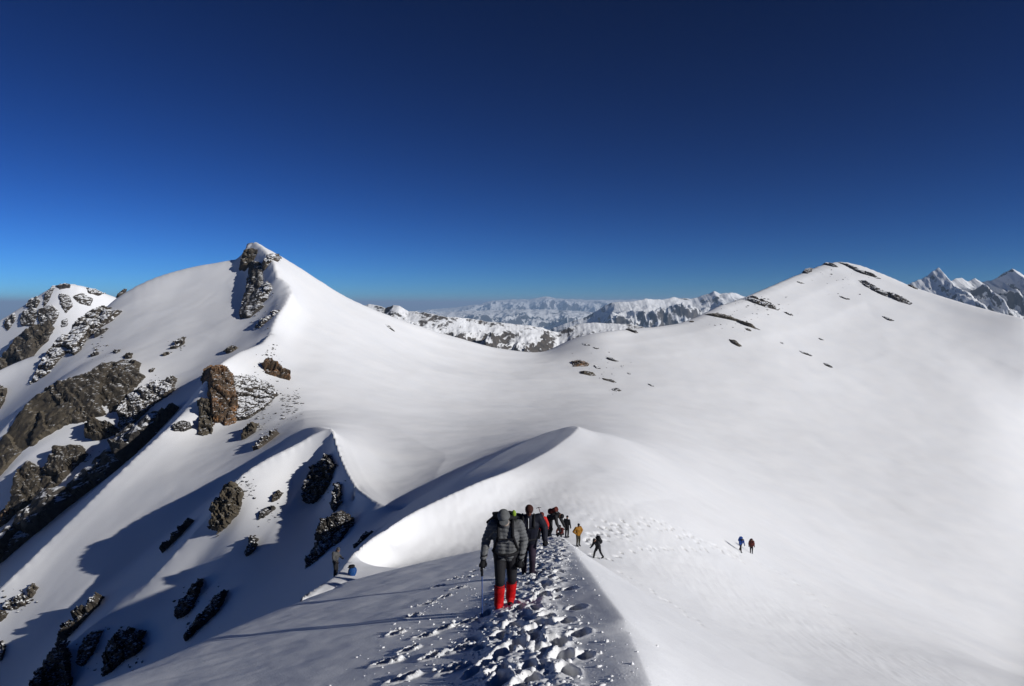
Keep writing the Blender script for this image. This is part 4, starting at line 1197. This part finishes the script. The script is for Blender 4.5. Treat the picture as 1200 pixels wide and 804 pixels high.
        h.ell(hd + up * 0.022 - fwd * 0.02, (0.105, 0.112, 0.122), rot); h.ell(hd - up * 0.09 - fwd * 0.02, (0.10, 0.10, 0.07), rot)
        h.build('hood', hatmat, root, 0.014, 3)
    if buff is not None:
        n_ = Soup(); n_.ell(hd - up * 0.072 + fwd * 0.035, (0.074, 0.074, 0.056), rot); n_.tube(j['neck'], 0.078, hd - up * 0.08, 0.068)
        n_.build('buff', buff, root, 0.012, 3)
        gs = Soup()
        for q in (-1, 1): gs.ell(hd + sd * q * 0.034 + fwd * 0.096 + up * 0.006, (0.032, 0.014, 0.022), rot)
        gs.tube(hd - sd * 0.085 + fwd * 0.03 + up * 0.008, 0.006, hd - sd * 0.05 + fwd * 0.10 + up * 0.006, 0.006, 6)
        gs.tube(hd + sd * 0.085 + fwd * 0.03 + up * 0.008, 0.006, hd + sd * 0.05 + fwd * 0.10 + up * 0.006, 0.006, 6)
        gs.build('sunglasses', C_BLACK, root)
    return root

def backpack(label, person_root, J, mat, lidmat=None, size=(0.17, 0.12, 0.27), lift=0.02, group='backpacks', strapmat=None, flap=False, tall=1.0):
    root = empty('backpack', person_root.location, person_root.rotation_euler.z)
    tag(root, label, 'backpack', group)
    lidmat = lidmat or mat; strapmat = strapmat or C_BLACK
    j = {k: np.array(v, float) for k, v in J.items()}
    sp = j['neck'] - j['pelvis']; sp /= np.linalg.norm(sp)
    bk = V3(0, 1, 0); bk -= sp * np.dot(bk, sp); bk /= np.linalg.norm(bk)
    sx = np.cross(bk, sp)
    rot = Matrix((sx, bk, sp)).transposed()
    c = j['pelvis'] * 0.40 + j['neck'] * 0.60 + bk * (0.15 + size[1]) + sp * lift
    p = Soup(); p.ell(c, (size[0], size[1], size[2] * tall), rot, 18, 12, 0.62)
    p.ell(c - sp * size[2] * 0.45 + bk * 0.05, (size[0] * 0.8, size[1] * 0.9, size[2] * 0.4), rot, 14, 9, 0.7)
    bag = p.build('bag', mat, root, 0.016, 3)
    l = Soup(); l.ell(c + sp * size[2] * tall * 0.98 - bk * 0.01, (size[0] * 1.02, size[1] * 1.1, 0.075), rot, 16, 8, 0.7)
    l.build('lid', lidmat, root)
    for q in (-1, 1):
        s = Soup()
        sh = j['shL'] if q < 0 else j['shR']
        top = (sh * 0.55 + j['neck'] * 0.45) + sp * 0.055
        fr = j['chest'] + sx * q * 0.115 - bk * 0.165 + sp * 0.06
        lo = j['pelvis'] * 0.7 + j['chest'] * 0.3 + sx * q * 0.185
        s.chain([(c + sx * q * 0.09 + sp * size[2] * 0.7 - bk * size[1] * 0.7, 0.022), (top + bk * 0.05, 0.024), (top - bk * 0.075 , 0.024), (fr, 0.024), (lo - bk * 0.06, 0.018), (lo + bk * 0.10, 0.018)], 8)
        s.build('shoulder_strap', strapmat, root)
    s = Soup(); a = j['chest'] - bk * 0.188 + sp * 0.02
    s.tube(a - sx * 0.115, 0.011, a, 0.012, 8); s.tube(a, 0.012, a + sx * 0.115, 0.011, 8); s.build('chest_strap', strapmat, root)
    s = Soup(); a = j['pelvis'] + sp * 0.04
    ring = [(a + sx * 0.205 * math.cos(t) + bk * 0.165 * math.sin(t), 0.024) for t in np.linspace(0, 2 * math.pi, 15)]
    s.chain(ring, 8); s.ell(a - bk * 0.175, (0.045, 0.02, 0.03), rot); s.build('hip_belt', strapmat, root)
    if flap:
        f = Soup()
        f.tube(c + sp * 0.24 - sx * 0.10 - bk * 0.03, 0.075, c + sp * 0.15 - sx * 0.285 - bk * 0.05, 0.030, 10)
        f.tube(c + sp * 0.26 - sx * 0.12, 0.05, c + sp * 0.28 - sx * 0.19, 0.028, 10)
        f.build('flap', mat, root, 0.014, 2)
        g = Soup(); g.ell(c + sp * 0.30 + sx * 0.14 - bk * 0.06, (0.035, 0.03, 0.06), rot); g.build('lime_tab', C_LIME, root)
    return root

def pose(**kw):
    J = dict(pelvis=(0, 0, .95), chest=(0, 0, 1.27), neck=(0, -.02, 1.47), head=(0, -.05, 1.63),
             shL=(-.19, 0, 1.42), elL=(-.27, .03, 1.16), wrL=(-.28, -.07, .93), shR=(.19, 0, 1.42), elR=(.27, .03, 1.16), wrR=(.28, -.07, .93),
             hipL=(-.09, 0, .92), knL=(-.10, -.03, .51), anL=(-.10, .02, .12), hipR=(.09, 0, .92), knR=(.10, -.03, .51), anR=(.10, .02, .12))
    J.update(kw)
    for s in 'LR':
        if 'toe' + s not in J:
            a = J['an' + s]; J['toe' + s] = (a[0], a[1] - .17, a[2] - .05)
    return J

def stand_at(px, d, sink=0.06, py=None):
    x = (px - 600.0) / FPX * d * (ray(px, 402)[1] and 1.0)
    return (x, d, float(terrain_z(x, d)) - sink)

# the man in front: grey down jacket, red gaiters, head bowed
q = plane_hit(593, 713)
J0 = pose(pelvis=(0, 0, .93), chest=(-.005, -.03, 1.23), neck=(-.01, -.085, 1.415), head=(-.03, -.16, 1.545), look=(0.05, -1, -.75),
          shL=(-.205, -.03, 1.375), elL=(-.315, .01, 1.13), wrL=(-.355, -.13, .885), shR=(.20, -.02, 1.375), elR=(.285, .05, 1.11), wrR=(.235, -.07, .86),
          hipL=(-.095, 0, .90), knL=(-.095, -.10, .50), anL=(-.115, -.04, .10), hipR=(.095, 0, .90), knR=(.095, .02, .50), anR=(.07, .14, .13))
man = person('person in grey quilted down jacket and red gaiters leading up the trail', (q[0], q[1], float(terrain_z(q[0], q[1])) - 0.05), 0.0, J0, C_GREY, C_BLACK2, C_CAP, voxel=0.016,
             lower=C_RED, hat='cap', puffy=0.016, bulk=1.02, buff=C_BUFF)
backpack('black backpack with loose flap on the person in the grey down jacket', man, J0, C_BLACK, size=(0.19, 0.12, 0.22), lift=-0.03, flap=True)
# his trekking pole
tp = empty('trekking_pole', (q[0] - .375, q[1] - .20, man.location.z + 0.045))
tp_ground = float(terrain_z(q[0] - .375, q[1] - .20)) - man.location.z - 0.045
tag(tp, 'thin blue trekking pole held by the person in the grey down jacket', 'pole')
Soup().tube((0, 0, min(0.0, tp_ground) - .12), .007, (.0, .03, .60), .009, 8).build('shaft', C_METAL, tp)
Soup().tube((0, .03, .58), .020, (.003, .038, .76), .017, 10).ell((.003, .038, .785), (.022, .022, .015)).build('grip', C_BLACK, tp)
Soup().ell((0, 0.003, tp_ground + .02), (.045, .045, .008)).build('basket', C_BLACK, tp)
Soup().tube((0.003, .03, .74), .006, (-.03, .06, .66), .006, 6).tube((-.03, .06, .66), .006, (0.003, .04, .60), .006, 6).build('wrist_loop', C_BLACK, tp)

# the second person, broad, in navy
q2 = plane_hit(619, 674)
J1 = pose(shL=(-.23, .02, 1.42), elL=(-.34, .06, 1.17), wrL=(-.33, -.06, .95), shR=(.23, 0, 1.42), elR=(.36, .02, 1.20), wrR=(.36, -.16, 1.00),
          hipR=(.09, 0, .92), knR=(.09, -.12, .52), anR=(.08, -.02, .12), knL=(-.10, .03, .50), anL=(-.09, .16, .12), chest=(0, -.02, 1.26), neck=(0.0, -.05, 1.46), head=(0.015, -.09, 1.62), look=(0.1, -1, -.3))
m2 = person('broad person in dark navy jacket with white zip behind the leader', (q2[0], q2[1], float(terrain_z(q2[0], q2[1])) - 0.05), 0.0, J1, C_NAVY, C_PLUM, C_BROWN, C_SKIN_DARK, voxel=0.018, bulk=1.22, zip_=True)
backpack('dark backpack on the broad person in navy', m2, J1, C_NAVY, size=(0.18, 0.11, 0.20), lift=-0.12)

# crouching and bending figures at the end of the near crest
Jsit = pose(pelvis=(0, .10, .42), chest=(0, -.02, .72), neck=(0, -.10, .90), head=(0, -.17, 1.04), look=(0, -1, -.6),
            shL=(-.19, -.06, .86), elL=(-.25, -.22, .64), wrL=(-.14, -.42, .52), shR=(.19, -.06, .86), elR=(.25, -.22, .64), wrR=(.14, -.42, .52),
            hipL=(-.10, .10, .40), knL=(-.17, -.30, .50), anL=(-.15, -.22, .10), hipR=(.10, .10, .40), knR=(.17, -.30, .50), anR=(.15, -.22, .10))
p3 = person('person in red jacket crouching beside the trail behind the navy jacket', stand_at(633.5, 28.5, 0.0), 0.4, Jsit, C_REDJ, C_BLACK2, C_RUST, voxel=0.02, hat='hood')
Jbend = pose(pelvis=(0, .12, .86), chest=(0, -.14, 1.06), neck=(0, -.32, 1.12), head=(0, -.46, 1.08), look=(0, -.6, -1),
             shL=(-.19, -.28, 1.06), elL=(-.24, -.36, .80), wrL=(-.18, -.46, .56), shR=(.19, -.28, 1.06), elR=(.24, -.38, .80), wrR=(.20, -.52, .58),
             hipL=(-.12, .10, .84), knL=(-.15, -.06, .48), anL=(-.16, .06, .11), hipR=(.12, .10, .84), knR=(.17, .10, .46), anR=(.18, .26, .12))
f4 = stand_at(647, 29.3, 0.0)
p4 = person('person in black bending over with arms reaching down beside the red jacket', f4, 1.1, Jbend, C_BLACK2, C_BLACK, C_BLACK, voxel=0.02)
backpack('small dark red backpack on the bending person in black', p4, Jbend, C_RUST, size=(0.15, 0.10, 0.20))
ax = empty('ice_axe', (f4[0] - .42, f4[1] - .1, f4[2] + 0.95))
tag(ax, 'thin ice axe sticking up over the bending person in black', 'ice axe')
Soup().tube((0, 0, 0), .014, (-.14, 0, .46), .014, 8).build('shaft', C_RUST, ax)
Soup().tube((-.25, 0, .43), .012, (-.14, 0, .47), .018, 8).tube((-.14, 0, .47), .018, (-.04, 0, .47), .010, 8).build('head', C_LGREY, ax)
p5 = person('small crouching person in dark red between the bending and the standing one', stand_at(658.5, 51.5, 0.0), -0.6, Jsit, C_RUST, C_BLACK2, C_BLACK, voxel=0.024)
p6 = person('slim person in black standing upright beyond the crest', stand_at(665.5, 52.0, 0.0), 2.6, pose(), C_BLACK2, C_BLACK, C_BLACK, voxel=0.024, bulk=0.95)
Jhip = pose(elL=(-.36, .10, 1.14), wrL=(-.20, -.02, .98), elR=(.40, .08, 1.16), wrR=(.21, -.05, 1.00))
p7 = person('person in mustard jacket with elbow out beside the crest edge', stand_at(679, 50, 0.0), 0.5, Jhip, C_MUSTARD, C_OLIVE, C_BLACK, C_SKIN_DARK, voxel=0.022, bulk=1.15)
Jwalk = pose(pelvis=(0, 0, .92), chest=(0, -.12, 1.20), neck=(0, -.24, 1.36), head=(0, -.36, 1.44), look=(0, -1, -.8),
             shL=(-.20, -.18, 1.30), elL=(-.30, -.20, 1.06), wrL=(-.27, -.38, .90), shR=(.20, -.18, 1.30), elR=(.30, -.14, 1.04), wrR=(.26, -.30, .88),
             knL=(-.12, -.22, .52), anL=(-.14, -.30, .12), knR=(.11, .12, .50), anR=(.13, .34, .14))
p8 = person('person in black plodding across the lit snow right of the crest', stand_at(703, 47, 0.02), -1.0, Jwalk, C_BLACK2, C_BLACK, C_BLACK, voxel=0.022, bulk=1.2)
backpack('big black backpack on the plodding person right of the crest', p8, Jwalk, C_BLACK, size=(0.19, 0.14, 0.26))
p9 = person('person in blue jacket walking on the open slope far right', stand_at(873, 73, 0.02), 0.3, Jwalk, C_BLUE, C_BLACK, C_LGREY, voxel=0.028, bulk=1.1)
backpack('blue backpack on the person in blue far right', p9, Jwalk, C_BLUE, size=(0.20, 0.14, 0.28))
p10 = person('person in rust brown jacket trailing the blue one far right', stand_at(886, 75.5, 0.02), -0.2, pose(), C_RUST, C_BLACK, C_BLACK, voxel=0.028, bulk=1.2)
backpack('rust brown backpack on the last person far right', p10, pose(), C_RUST, size=(0.17, 0.12, 0.24))
# the two on the left, half hidden by the snow edge
Jl = pose(pelvis=(0, .02, .93), chest=(0, -.06, 1.24), neck=(0, -.12, 1.42), head=(0, -.17, 1.57), elR=(.27, -.06, 1.16), wrR=(.20, -.26, 1.06), elL=(-.27, -.02, 1.14), wrL=(-.24, -.20, .98))
p11 = person('person in grey jacket and dark trousers on the left snow edge', stand_at(389, 36.5, 0.03), 1.3, Jl, C_LGREY, C_BLACK2, C_LGREY, voxel=0.022)
h12 = ground_hit(413, 674)
bp = empty('backpack', (h12[0], h12[1], h12[2] - 0.10), 0.3)
tag(bp, 'bright blue backpack with black lid standing on the left snow edge', 'backpack', 'backpacks')
Soup().ell((0, 0, .30), (.23, .17, .26), Matrix.Rotation(0.25, 3, 'Y'), 18, 12, 0.85).ell((0, -.12, .22), (.15, .08, .17), None, 14, 9, 0.7).build('bag', C_BLUEP, bp, 0.016, 3)
Soup().ell((-.03, 0, .58), (.17, .14, .085), None, 16, 8, 0.7).tube((-.10, 0, .60), .05, (-.22, -.02, .54), .03).build('lid', C_BLACK, bp, 0.016, 2)
for q_ in (-1, 1):
    Soup().chain([((q_ * .09, .14, .52), .018), ((q_ * .11, .22, .38), .018), ((q_ * .12, .15, .14), .018)], 8).build('shoulder_strap', C_BLACK, bp)
